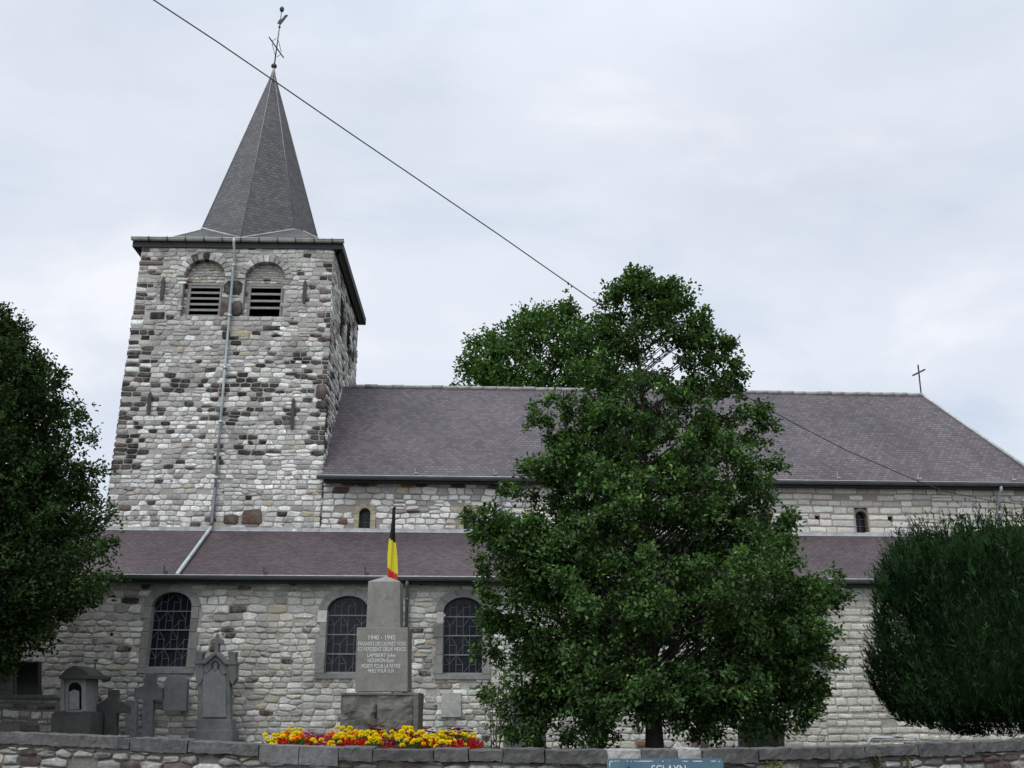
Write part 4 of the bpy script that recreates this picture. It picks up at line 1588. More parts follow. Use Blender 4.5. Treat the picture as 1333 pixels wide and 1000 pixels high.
(xl, zb), (xr, _), (xtr, zt), (xtl, _) = wpoly([(462.0, 900.5), (530.6, 900.5), (531.0, 817), (464.5, 817)], yS)
slb.prism([(xl, zb), (xr, zb), (xtr, zt), (xtl, zt)], yS, YM + 0.56)
slab_o = slb.build("inscribed_slab", M_MEMORIAL, mem, bevel=0.006)
for txt, cx, cy, w, h in (("1940 - 1945", 497.2, 829.8, 33, 5.6), ("PASSANTS DECOUVREZ VOUS", 497.3, 838, 59, 4.7), ("ICI REPOSENT DEUX HEROS", 497.2, 845.2, 59, 5.0),
                          ("LAMBERT Jules", 496.6, 853.8, 35, 5.4), ("HOUVION René", 496, 859.8, 32.5, 5.0), ("MORTS POUR LA PATRIE", 496, 867.2, 48, 5.0), ("PRIEZ POUR EUX", 496.2, 873.4, 32, 4.4)):
    x, z = W(cx, cy, yS)
    k = 15.2 / FPX
    put_text(txt, x, yS - 0.003, z, w * k, h * k, M_WHITE, slab_o)
(xl, zb), (xr, _), (xtr, zt), (xtl, _) = wpoly([(441, 962), (541, 962), (541, 902), (441, 902)], YM - 0.2)
bs = MB()
xm = (xl + xr) / 2 - 0.02
for i, (a, b) in enumerate(((xl, xm - 0.001), (xm + 0.001, xr - 0.05))):
    rough_box(bs, a, b, YM - 0.15, YM + 0.68, 0.53, zt - 0.02, 0.035, 0.030, 6.5, 4.0 + i * 7, face_bulge=0.10)
rough_box(bs, xr - 0.045, xr + 0.02, YM - 0.17, YM + 0.68, 0.53, zt - 0.02, 0.05, 0.012, 5.0, 31)
bs.box(xl - 0.01, xr + 0.02, YM - 0.175, YM + 0.70, zt - 0.03, zt)
bs.build("rock_faced_base", M_ROUGH, mem)

# flag on its pole behind the memorial
YF = 15.75
fx, fz = W(512.5, 661, YF)
flag = empty("flag", Matrix.Translation((fx, YF, 0.55)))
tag(flag, "black yellow and red flag hanging limp from a dark pole behind the memorial", "flag")
po = MB()
bx = W(513.5, 900, YF)[0]
po.tube([(bx, YF + .03, 0.53), (fx + 0.01, YF + .03, fz - 0.02)], 0.016, 8)
po.lathe([(0.006, fz - 0.03), (0.022, fz - 0.01), (0.022, fz + 0.02), (0.004, fz + 0.045)], fx + 0.01, YF + .03, 8)
po.build("flag_pole", M_IRON, flag)
cl = MB()
rows, cols_ = 40, 18
edge = [(661, 511, 514.2), (680, 509.3, 514.3), (703, 506.3, 515), (725, 504.8, 516.8), (745, 504, 518.4), (756, 504, 518)]
BLK, YEL, RED = (0.018, 0.017, 0.018), (0.55, 0.46, 0.035), (0.44, 0.03, 0.03)
gridv = []
for r_ in range(rows + 1):
    py = 661 + (756 - 661) * r_ / rows
    l, q = np.interp(py, [e_[0] for e_ in edge], [e_[1] for e_ in edge]), np.interp(py, [e_[0] for e_ in edge], [e_[2] for e_ in edge])
    row_ = []
    for c_ in range(cols_ + 1):
        u = c_ / cols_
        x, z = W(l + (q - l) * u, py, YF)
        row_.append((x + 0.006 * math.sin(u * 9 + r_ * .2), YF + 0.016 * math.sin(u * 8 + r_ * 0.09) * min(1, r_ / 10) - 0.01, z))
    gridv.append(row_)
for r_ in range(rows):
    for c_ in range(cols_):
        u = (c_ + .5) / cols_
        py = 661 + (756 - 661) * (r_ + .5) / rows
        colr = BLK if py < 700.5 + 7 * u else (YEL if py < 739 + 10 * u else RED)
        cl.add([gridv[r_ + 1][c_], gridv[r_ + 1][c_ + 1], gridv[r_][c_ + 1], gridv[r_][c_]], [(0, 1, 2, 3)], colr, smooth=True)
cl.build("flag_cloth", M_PETAL, flag)


# ------------------------------------------------------------------ graves
def grave(name, px, y, label, cat="gravestone", z=0.55):
    x = W(px, 930, y)[0]
    o = empty(name, Matrix.Translation((x, y, z)))
    return tag(o, label, cat)


def part(parent, name, mat, y0, y1, *polys, inset=0.008, bevel=0.0):
    mb = MB()
    for p in polys:
        q = [(x, YZ - 0.02 if py >= 965 else z) for (x, z), (_, py) in zip(wpoly(p, y0), p)]
        ar = sum(q[i][0] * q[(i + 1) % len(q)][1] - q[(i + 1) % len(q)][0] * q[i][1] for i in range(len(q)))
        if ar < 0: q = q[::-1]
        mb.prism(q, y0, y1, inset=inset)
    return mb.build(name, mat, parent, bevel=bevel)


def rect(a, b, c, d):
    return [(a, d), (c, d), (c, b), (a, b)]


def arch_px(x0, x1, yt, yb, n=10, rise=None):
    c, h = (x0 + x1) / 2, (x1 - x0) / 2
    rise = rise or h
    return [(x0, yb), (x1, yb)] + [(c + h * math.cos(math.pi * i / n), yt + rise - rise * math.sin(math.pi * i / n)) for i in range(n + 1)]


# tall gothic tombstone against the aisle wall
y = 23.35
g8 = grave("gothic_tombstone", 278, y, "tall grey gothic tombstone with gable, pinnacles and cross finial against the church wall")
part(g8, "plinth", M_GRAVE, y - 0.12, y + 0.4, rect(246, 951, 303, 975))
part(g8, "step", M_GRAVE, y - 0.06, y + 0.35, rect(255, 936.5, 301, 951.5))
part(g8, "body", M_GRAVE, y, y + 0.22, [(256.5, 937), (299.5, 937), (299, 863), (280.5, 847.5), (258, 863)])
fr_ = MB()
inn = arch_px(263.5, 294, 871, 934, 14, rise=16)
part(g8, "inscription_panel", M_PALEGRAVE, y - 0.035, y + 0.02, inn)
part(g8, "niche", M_DARKGRAVE, y - 0.012, y + 0.02, arch_px(274, 286, 860, 872, 8, rise=8))  # flat dark plate; the shade inside the niche is painted, not cut
part(g8, "niche_carving", M_GRAVE, y - 0.05, y + 0.02, arch_px(278, 282.5, 863, 873, 6), [(266, 874), (273, 866), (275, 870), (269, 877)], [(294, 876), (287, 867), (285, 871), (291, 879)])
for xa, xb in ((252.5, 264), (295.5, 307)):
    part(g8, "corbel", M_GRAVE, y - 0.04, y + 0.2, [(xa + 1, 863), (xb, 863), (xb, 884), ((xa + xb) / 2 + 1, 892), (xa + 2, 884)])
    part(g8, "pinnacle", M_GRAVE, y - 0.04, y + 0.18, rect(xa + 2, 851, xb - 1, 863), rect(xa + 1, 848.5, xb, 852))
part(g8, "gable_moulding", M_GRAVE, y - 0.06, y + 0.25, [(252, 861), (266, 861), (281, 847), (296, 862), (308, 862), (308, 865), (294, 865), (281, 851.5), (267, 864), (252, 864)])
part(g8, "finial_cross", M_GRAVE, y + 0.05, y + 0.22, [(279, 849), (284, 849), (284.5, 838), (290, 838.5), (288.5, 832), (284.5, 831), (282, 824.5), (279.5, 831), (275, 832), (274, 838), (279, 838)])

y = 23.75
g6 = grave("cross_slab", 193, y, "flat grey stone cross fixed upright against the church wall below the window")
part(g6, "cross", M_GRAVE, y, y + 0.16, [(183.5, 968), (198.5, 968), (199, 912), (211, 911), (211.5, 896), (203, 893.5), (201, 888), (200.5, 876), (189, 876), (188.5, 887), (186, 893), (175, 896), (174.5, 910), (186, 911)])
g6b = grave("leaning_slab", 170, y, "plain grey slab standing beside the flat stone cross, nearer the dark cross")
part(g6b, "slab", M_GRAVE, y - 0.12, y, [(163, 968), (178, 968), (178, 912), (165, 911)])
g7 = grave("tablet_stone", 228, y, "grey tablet with rounded top fixed between the flat cross and the gothic tombstone")
part(g7, "tablet", M_PALEGRAVE, y + 0.08, y + 0.22, [(212, 925), (242, 926), (244, 884), (240, 880), (226, 878.5), (217, 882), (214, 887)])

y = 20.5
g5 = grave("stone_cross", 144, y, "dark weathered stone cross with flared shoulders standing in front of the church wall")
part(g5, "cross", M_DARKGRAVE, y, y + 0.16, [(136, 972), (151, 972), (151.5, 929), (157, 928), (166.5, 929), (166, 918), (160, 913), (155, 914), (152, 908), (152, 898), (140.5, 898), (140, 908), (133, 914), (121, 919), (120, 929), (130, 928), (136, 930)])
part(g5, "cross_foot", M_DARKGRAVE, y - 0.1, y + 0.3, rect(128, 958, 160, 978))

y = 20.0
g4 = grave("pedestal_tomb", 95, y, "dark stone pedestal tomb with arched niche and low rounded pediment")
part(g4, "base", M_DARKGRAVE, y - 0.12, y + 0.75, rect(67, 929, 118, 975), rect(70, 926.5, 115, 930))
part(g4, "body", M_GRAVE, y, y + 0.6, [(77, 928), (112, 928), (112, 883), (79, 883)])
part(g4, "pilaster", M_GRAVE, y - 0.03, y + 0.05, rect(79, 884, 84, 926))
part(g4, "pilaster", M_GRAVE, y - 0.03, y + 0.05, rect(107, 884, 111.5, 926))
n4 = part(g4, "niche", M_BLACK, y - 0.006, y + 0.05, arch_px(89, 106, 888, 924, 10))  # flat black arch, no hollow: the niche's shade is put into its colour
part(g4, "niche_panel", M_GRAVE, y - 0.02, y + 0.05, [(89.5, 924), (103, 924), (103, 900), (96, 897.5), (89.5, 901)])
part(g4, "cornice", M_DARKGRAVE, y - 0.13, y + 0.75, rect(76, 879, 118.5, 883.5))
part(g4, "pediment", M_DARKGRAVE, y - 0.08, y + 0.7, [(78, 880), (117, 880), (112, 874), (104, 869), (96.5, 866.5), (90, 869), (83, 874)])

y = 21.0
tw_ = MB()
xa, za = W(-120, 902, y); xb, zb = W(74, 908, y)
PT = lambda s, z, o: (*(lambda w: (w[0], y - o, w[1]))(warp(s, z, 0.7)),)
panel(tw_, xa, xb, 0.5, zb - 0.02, lambda s, z, o: (s, y - o, z), col=(0.15, 0.145, 0.13))
rubble(tw_, xa, xb, 0.55, zb - 0.03, lambda s, z, r_, l: pick(r_, [(2, GREY), (3, MID), (1, PALE), (0.8, BROWN)]), PT, 101, hr=(0.10, 0.18), lr=(0.14, 0.4), gap=0.022, bulge=(0.015, 0.04))
tw_.add([(xb, y, 0.5), (xb, y + 0.5, 0.5), (xb, y + 0.5, zb - .02), (xb, y, zb - .02)], [(0, 1, 2, 3)], (0.15, 0.145, 0.13))
terr = empty("terrace_wall", Matrix.Translation(((xa + xb) / 2, y, 0.55)))
tag(terr, "short dark rubble terrace wall under the tree at the left edge of the churchyard", "wall")
tw_.build("rubble_face", M_STREET, terr)
tc_ = MB()
tc_.box(xa, xb + 0.03, y - 0.06, y + 0.55, zb - 0.02, zb + 0.05)
tc_.build("coping", M_GRAVE, terr, bevel=0.01)
ztw = zb + 0.05
yy = 21.12
g2 = grave("tomb_pillar", 0, yy, "pale stone tomb pillar with rounded cap standing on the terrace wall", z=ztw)
part(g2, "shaft", M_PALEGRAVE, yy, yy + 0.35, rect(-34, 864, 14.5, 904.5))
part(g2, "cap", M_PALEGRAVE, yy - 0.05, yy + 0.4, [(-38, 865), (18.5, 865), (18.5, 860), (13, 856.5), (-32, 856.5), (-38, 860)])
part(g2, "band", M_GRAVE, yy - 0.02, yy + 0.02, rect(-34, 874, 15, 876.5), rect(-35, 897, 16, 899))
g3 = grave("black_slab", 36, yy, "plain black upright slab standing on the terrace wall under the tree", z=ztw)
part(g3, "slab_body", M_BLACKSLAB, yy + 0.05, yy + 0.2, rect(21, 862, 50, 905))  # a plain black upright slab on top of the terrace wall
ip = MB()
x, z1_ = W(125, 858, 21.5); _, z0_ = W(125, 960, 21.5)
ip.tube([(x, 21.5, 0.53), (x, 21.5, z1_)], 0.018, 6)
ip.tube([(x - 0.05, 21.5, z1_ - 0.02), (x + 0.05, 21.5, z1_ - 0.02)], 0.014, 6)
o = ip.build("iron_post", M_IRON)
tag(o, "thin rusty iron post standing between the pedestal tomb and the church wall", "post")

y = 18.4
g12 = grave("headstone_tomb", 683, y, "grey headstone on a ledger tomb half hidden under the left side of the oak")
part(g12, "ledger", M_GRAVE, y - 0.15, y + 0.9, rect(656, 958, 711, 985), rect(658, 953, 709, 958.5))
part(g12, "headstone", M_GRAVE, y + 0.1, y + 0.25, [(663, 954), (684, 954), (684, 908), (680, 902), (667, 902), (663, 908)])
y = 18.0
g13 = grave("box_tomb", 998, y, "low grey box tomb with a flat top slab right of the oak")
part(g13, "tomb_box", M_GRAVE, y, y + 0.9, rect(975, 948, 1021, 985))
part(g13, "top_slab", M_GRAVE, y - 0.06, y + 1.0, rect(972, 943.5, 1024, 948.5))
y = 13.6
hr_ = MB()
pts = [(1130, 985), (1130, 970), (1131, 965.5), (1133.5, 961.5), (1138, 960.2), (1160, 960), (1188, 959.8), (1192.5, 960.8), (1194, 964), (1194, 985)]
hr_.tube([(W(a, b, y)[0], y, W(a, b, y)[1]) for a, b in pts], 0.019, 8)
o = hr_.build("handrail", M_RAIL)
tag(o, "bent galvanised tube handrail showing above the low wall beside the conifer", "handrail")

# ------------------------------------------------------------------ overhead cable
xq, zq = W(200, 0, 10.0); xr_, zr_ = W(1400, 662, 24.0)
A_, B_ = Vector((xq, 10.0)), Vector((xr_, 24.0))
dirp = (B_ - A_).normalized()
nrm_ = Vector((dirp.y, -dirp.x))
cpts = []
for a, b in ((-60, -178), (60, -96), (200, 0), (285, 56), (368, 113), (455, 173), (552, 239), (650, 306), (730, 362), (785, 400), (870, 456), (960, 510), (1030, 549), (1100, 585.5), (1150, 607), (1191, 625), (1230, 639.5), (1295, 653), (1340, 657.5), (1400, 662), (1460, 664)):
    u, v = (a - 666.5) / FPX, (500.0 - b) / FPX
    c, s = math.cos(PITCH), math.sin(PITCH)
    d = Vector((u, c - v * s, s + v * c))
    t = nrm_.dot(A_) / nrm_.dot(Vector((d.x, d.y)))
    cpts.append(EYE + d * t)
cb = MB()
cb.tube(cpts, 0.0085, 6)
o = cb.build("overhead_cable", M_CABLE)
tag(o, "black overhead cable sagging across the sky from upper left to the nave", "cable")

# ------------------------------------------------------------------ leaves, trees, flowers
def unit(v):
    return v / np.maximum(np.linalg.norm(v, axis=1, keepdims=True), 1e-6)


class Leaves:
    """Leaf blades gathered into one mesh; each blade is folded along its midrib."""
    def __init__(self):
        self.C, self.D, self.U, self.L, self.W, self.K = [], [], [], [], [], []

    def add(self, C, D, U, L, Wd, K):
        self.C.append(C); self.D.append(D); self.U.append(U); self.L.append(L); self.W.append(Wd); self.K.append(K)

    def build(self, name, mat, parent=None, frame=None, blade=False, extra=None):
        C, D, U = (np.concatenate(a).astype(np.float64) for a in (self.C, self.D, self.U))
        L, Wd, K = np.concatenate(self.L), np.concatenate(self.W), np.concatenate(self.K)
        D = unit(D)
        S = unit(np.cross(D, U) + 1e-5)
        U = np.cross(S, D)
        n = len(C)
        l, w = L[:, None], Wd[:, None]
        if blade:
            V = np.stack([C - S * w * .5, C + S * w * .5, C + D * l * .55 + S * w * .5, C + D * l, C + D * l * .55 - S * w * .5], 1)
            faces = np.array([[0, 1, 2, 3, 4]]); nv = 5
        else:
            up = U * w * 0.22
            V = np.stack([C, C + D * l * .35 + S * w * .42 + up, C + D * l * .72 + S * w * .46 + up, C + D * l - U * w * .15, C + D * l * .72 - S * w * .46 + up, C + D * l * .35 - S * w * .42 + up], 1)
            faces = np.array([[0, 1, 2, 3], [0, 3, 4, 5]]); nv = 6
        F = (faces[None] + (np.arange(n) * nv)[:, None, None]).reshape(-1, faces.shape[1])
        V = V.reshape(-1, 3)
        KK = np.repeat(np.concatenate([K, np.ones((n, 1))], 1), nv, axis=0)
        loops = F.ravel()
        starts = np.arange(len(F)) * F.shape[1]
        tot = np.full(len(F), F.shape[1])
        if extra is not None:                          # an inner mass given as an MB
            o = len(V)
            ev = np.array(extra.v); V = np.concatenate([V, ev])
            KK = np.concatenate([KK, np.array(extra.c)])
            el = np.concatenate([np.array(f) for f in extra.f]) + o
            et = np.array([len(f) for f in extra.f])
            starts = np.concatenate([starts, len(loops) + np.concatenate([[0], np.cumsum(et)[:-1]])])
            loops = np.concatenate([loops, el]); tot = np.concatenate([tot, et])
        me = bpy.data.meshes.new(name)
        me.vertices.add(len(V)); me.vertices.foreach_set("co", V.astype(np.float32).ravel())
        me.loops.add(len(loops)); me.loops.foreach_set("vertex_index", loops.astype(np.int32))
        me.polygons.add(len(starts)); me.polygons.foreach_set("loop_start", starts.astype(np.int32))
        me.polygons.foreach_set("loop_total", tot.astype(np.int32))
        a = me.attributes.new("Col", 'FLOAT_COLOR', 'POINT')
        a.data.foreach_set("color", KK.astype(np.float32).ravel())
        me.update(calc_edges=True)
        me.validate()
        return link(me, name, mat, parent, frame)


def leaf_cols(rs, n, base, var, alt=None, palt=0.0):
    k = np.exp(rs.normal(0, var, (n, 1)))
    c = np.array(base)[None] * k * (1 + rs.normal(0, 0.06, (n, 3)))
    if alt is not None:
        m = rs.random(n) < palt
        c[m] = np.array(alt)[None] * np.exp(rs.normal(0, 0.2, (m.sum(), 1)))
    return np.clip(c, 0.002, 0.9)


def rosette(rs, P, out, n, lr, col, var, flat=0.5, alt=None, palt=0.0, aspect=0.5, spread=0.05):
    """n leaves round every twig end P, fanning about the direction out."""
    m = len(P)
    C = np.repeat(P, n, 0) + rs.normal(0, spread, (m * n, 3))
    o = np.repeat(out, n, 0)
    r = rs.normal(0, 1, (m * n, 3))
    D = unit(unit(o) * 0.7 + unit(r) * 0.85 + np.array([0, 0, -0.10]))
    U = unit(np.array([0, 0, 1.0])[None] + rs.normal(0, flat, (m * n, 3)) + 0.4 * o)
    L = rs.uniform(*lr, m * n)
    shade = np.repeat(np.exp(rs.normal(0, var, (m, 1))), n, 0)
    K = leaf_cols(rs, m * n, col, 0.16, alt, palt) * shade
    return C, D, U, L, L * aspect * rs.uniform(0.85, 1.2, m * n), np.clip(K, 0.003, 0.8)


def branch_mesh(mb, pts, r0, r1, n=6):
    k = len(pts)
    mb.tube(pts, [r0 + (r1 - r0) * i / (k - 1) for i in range(k)], n, caps=False)


def profile_fn(rows, y, cx):
    """Crown outline read from the photo: (py, left px, right px) -> height, radius left, radius right in metres."""
    zs, rl, rr = [], [], []
    x0 = W(cx, 900, y)[0]
    for py, l, r in rows:
        z = W(cx, py, y)[1]
        zs.append(z); rl.append(max(0.22, x0 - W(l, py, y)[0])); rr.append(max(0.22, W(r, py, y)[0] - x0))
    o = np.argsort(zs)
    zs, rl, rr = np.array(zs)[o], np.array(rl)[o], np.array(rr)[o]
    return zs, rl, rr


def crown_tree(name, label, cat, y, cx, rows, trunk_r, nlimb, ntwig, nleaf, lr, col, var, seed, leafmat, rise=0.45, lean=0.0, group=None, alt=None, palt=0.0, depth_k=0.92, aspect=0.5, twig_off=0.30, spread=0.06, extra_limbs=(), base_z=None, keep=None, inner=0.3, tuft=0.0):
    rs = np.random.RandomState(seed)
    zs, rl, rr = profile_fn(rows, y, cx)
    bz = 0.5 if base_z is None else base_z
    x0 = W(cx, 900, y)[0]
    root = empty(name, Matrix.Translation((x0, y, bz)))
    tag(root, label, cat, group)
    xs_top = W(cx, rows[0][0], y)[0]

    def axis(z):
        return x0 + (xs_top - x0) * 0

    wood = MB()
    ztop = zs[-1] - 0.15
    tp = []
    for i in range(9):
        t = i / 8
        z = bz + (ztop - bz) * t
        tp.append((x0 + 0.05 * math.sin(i * 1.3 + seed) * t, y + 0.06 * math.sin(i * 1.9 + seed) * t, z))
    wood.tube(tp, [trunk_r * (1.25 if i == 0 else 1) * (1 - 0.93 * i / 8) for i in range(9)], 12, caps=False)
    lv = Leaves()
    weights = np.maximum(0.25, (rl + rr))
    cdf = np.cumsum(np.gradient(zs) * weights); cdf /= cdf[-1]
    ends = []
    for i in range(nlimb):
        u = (i + rs.random_sample()) / nlimb
        z = float(np.interp(u, cdf, zs))
        az = rs.uniform(0, 2 * math.pi)
        L_, R_ = float(np.interp(z, zs, rl)), float(np.interp(z, zs, rr))
        ca = math.cos(az)
        side = R_ if ca > 0 else L_
        fb = 0.5 * (L_ + R_) * depth_k
        r = math.hypot(side * ca, fb * math.sin(az))
        q = 1 - inner * rs.random_sample() ** 1.6
        ends.append(Vector((x0 + side * ca * q, y + fb * math.sin(az) * q, z)))
    for (px, py, dy) in extra_limbs:
        x, z = W(px, py, y + dy)
        ends += [Vector((x, y + dy, z)), Vector((x * 0.93 + x0 * 0.07 + rs.normal(0, .08), y + dy + rs.normal(0, .1), z - 0.05)), Vector((x * 0.8 + x0 * 0.2, y + dy * .8 + rs.normal(0, .1), z - 0.12))]
    P, O = [], []
    for ie, e_ in enumerate(ends):
        h = math.hypot(e_.x - x0, e_.y - y)
        zst = max(zs[0] + 0.25, min(e_.z - rise * h - 0.1, ztop - 0.3))
        zst = max(zst, bz + 1.0)
        s_ = Vector((x0, y, zst))
        mid_ = s_.lerp(e_, 0.55) + Vector((0, 0, 0.10 * h * (0.5 if rise > 0.6 else 1)))
        tr = trunk_r * (1 - 0.93 * (zst - bz) / (ztop - bz))
        m = max(4, int(ntwig * (0.55 + 0.25 * h)))
        t = rs.uniform(0.30, 1.0, m) ** 0.75
        a = np.array(s_)[None] * ((1 - t) ** 2)[:, None] + 2 * np.array(mid_)[None] * (t * (1 - t))[:, None] + np.array(e_)[None] * (t ** 2)[:, None]
        if tuft:
            nt_ = max(3, m // 7)
            tc_k = rs.uniform(0.32, 1.0, nt_) ** 0.7
            which = rs.randint(0, nt_, m)
            t = tc_k[which]
            a = np.array(s_)[None] * ((1 - t) ** 2)[:, None] + 2 * np.array(mid_)[None] * (t * (1 - t))[:, None] + np.array(e_)[None] * (t ** 2)[:, None]
            a = a + (rs.normal(0, twig_off * 1.1, (nt_, 3)) * np.array([1, 1, .7])[None])[which] * (0.25 + 0.75 * np.sin(np.pi * np.minimum(t, 0.95)))[:, None]
        off = rs.normal(0, tuft or twig_off, (m, 3)) * np.array([1, 1, 0.75])[None] * (0.35 + 0.65 * np.sin(np.pi * np.minimum(t, 0.93)))[:, None]
        p = a + off
        d = unit(np.array(e_ - s_)[None] * 0.6 / max(h, .3) + unit(off) * 0.5)
        if keep is not None and ie < nlimb:
            km = keep(p, rs)
            p, d = p[km], d[km]
            if len(p) < 0.35 * m:
                continue
        if h < 0.1:
            h = 0.1
        branch_mesh(wood, [s_, mid_ * 0.98 + e_ * 0.02, s_.lerp(mid_, 0.18).lerp(mid_.lerp(e_, 0.82), 0.82)], min(tr * 0.35, 0.008 + 0.006 * h), 0.003, 5)
        P.append(p); O.append(d)
    P, O = np.concatenate(P), np.concatenate(O)
    # thin twigs carry the outer rosettes
    lv.add(*rosette(rs, P, O, nleaf, lr, col, var, alt=alt, palt=palt, aspect=aspect, spread=spread))
    wood.build("trunk", M_BARK, root)
    lv.build("crown", leafmat, root)
    return root


OAK = [(364, 846, 858), (380, 834, 866), (400, 818, 886), (430, 800, 916), (460, 790, 936), (490, 774, 954), (520, 752, 968), (560, 730, 980), (600, 708, 992), (640, 694, 1002), (680, 668, 1014), (720, 640, 1050), (760, 624, 1078), (800, 626, 1080), (840, 626, 1082), (880, 638, 1072), (905, 662, 1052), (922, 710, 1030), (934, 770, 960)]
crown_tree("oak_tree", "large dark green oak standing in front of the nave, right of the memorial", "tree", 16.8, 849, OAK, 0.14, 330, 34, 12, (0.055, 0.10), (0.041, 0.080, 0.023), 0.42, 7, M_LEAF,
           rise=0.55, alt=(0.13, 0.16, 0.035), palt=0.012, aspect=0.55, twig_off=0.20, spread=0.058, inner=0.58, tuft=0.095,
           keep=lambda P, rs: np.array([mnoise.noise(Vector(p) * 0.95 + Vector((4.2, 1.1, 7.7))) > (-0.22 if p[2] > 6.4 else (-0.32 if p[2] > 5.0 else (-0.42 if p[2] > 2.6 else -0.10))) for p in P], dtype=bool),
           extra_limbs=[(603, 682, -1.3), (616, 690, -1.3), (632, 676, -1.2), (648, 690, -1.1), (655, 668, -1.1), (606, 672, -1.2), (622, 690, -0.8), (640, 668, -1.0), (612, 762, -1.0), (625, 735, -.5), (686, 598, -0.6), (697, 540, -0.3), (1024, 594, -0.5), (1010, 560, 0), (1090, 755, -0.6), (1085, 830, -0.8), (1088, 905, -0.6), (1072, 930, -0.4), (965, 470, 0), (958, 445, .2), (640, 905, -0.5), (652, 930, -0.3), (665, 955, -.4), (930, 950, -.3), (1040, 945, -.3), (790, 405, 0), (1015, 520, .2), (995, 480, .1), (775, 425, 0), (752, 470, -.2), (722, 520, -.3), (690, 570, -.2), (676, 610, -.5), (660, 640, -.4), (1020, 640, -.4), (1032, 672, -.5), (1097, 775, -.6), (612, 800, -.6), (618, 850, -.6), (1098, 850, -.5), (822, 362, 0), (858, 372, .1), (895, 392, .1), (930, 430, .1), (842, 358, 0), (872, 372, 0.1), (915, 412, 0)])

LEFT = [(412, -160, -60), (424, -190, -20), (440, -230, 18), (452, -240, 38), (470, -250, 64), (505, -260, 88), (545, -265, 106), (585, -275, 122), (620, -280, 130), (660, -285, 138), (700, -290, 143), (740, -290, 143), (775, -290, 128), (805, -285, 112), (835, -270, 80), (858, -240, 48), (872, -200, 22)]
crown_tree("broadleaf_tree", "dense dark broadleaf tree cut off by the left edge of the photo", "tree", 19.8, -105, LEFT, 0.22, 620, 34, 8, (0.06, 0.10), (0.026, 0.048, 0.015), 0.22, 17, M_LEAF2,
           rise=0.85, aspect=0.62, twig_off=0.20, spread=0.05, depth_k=0.8, inner=0.5,
           extra_limbs=[(156, 703, -1), (154, 748, -1), (142, 610, -.5), (128, 560, -.5), (85, 487, -.5), (56, 462, -.3), (20, 418, 0), (152, 660, -.5), (118, 535, -.4), (100, 520, -.3), (36, 445, -.2), (8, 400, 0), (22, 424, .2)],
           keep=lambda P, rs: (P[:, 0] > -13.4) | (rs.random_sample(len(P)) < 0.45))

BACK = [(402, 735, 752), (418, 682, 800), (437, 640, 825), (455, 606, 815), (480, 592, 820), (505, 588, 825), (540, 580, 830), (580, 585, 825), (620, 600, 800)]
crown_tree("broadleaf_tree", "round green tree rising behind the nave roof left of the oak", "tree", 44.0, 708, BACK, 0.35, 300, 14, 9, (0.13, 0.23), (0.050, 0.100, 0.026), 0.28, 27, M_LEAF2,
           rise=0.6, aspect=0.6, twig_off=0.42, spread=0.12, inner=0.5, extra_limbs=[(613, 440, 0), (622, 445, 0), (690, 414, 0), (695, 418, 1), (740, 398, 0), (748, 402, -.5), (770, 420, 0), (600, 470, 0)])


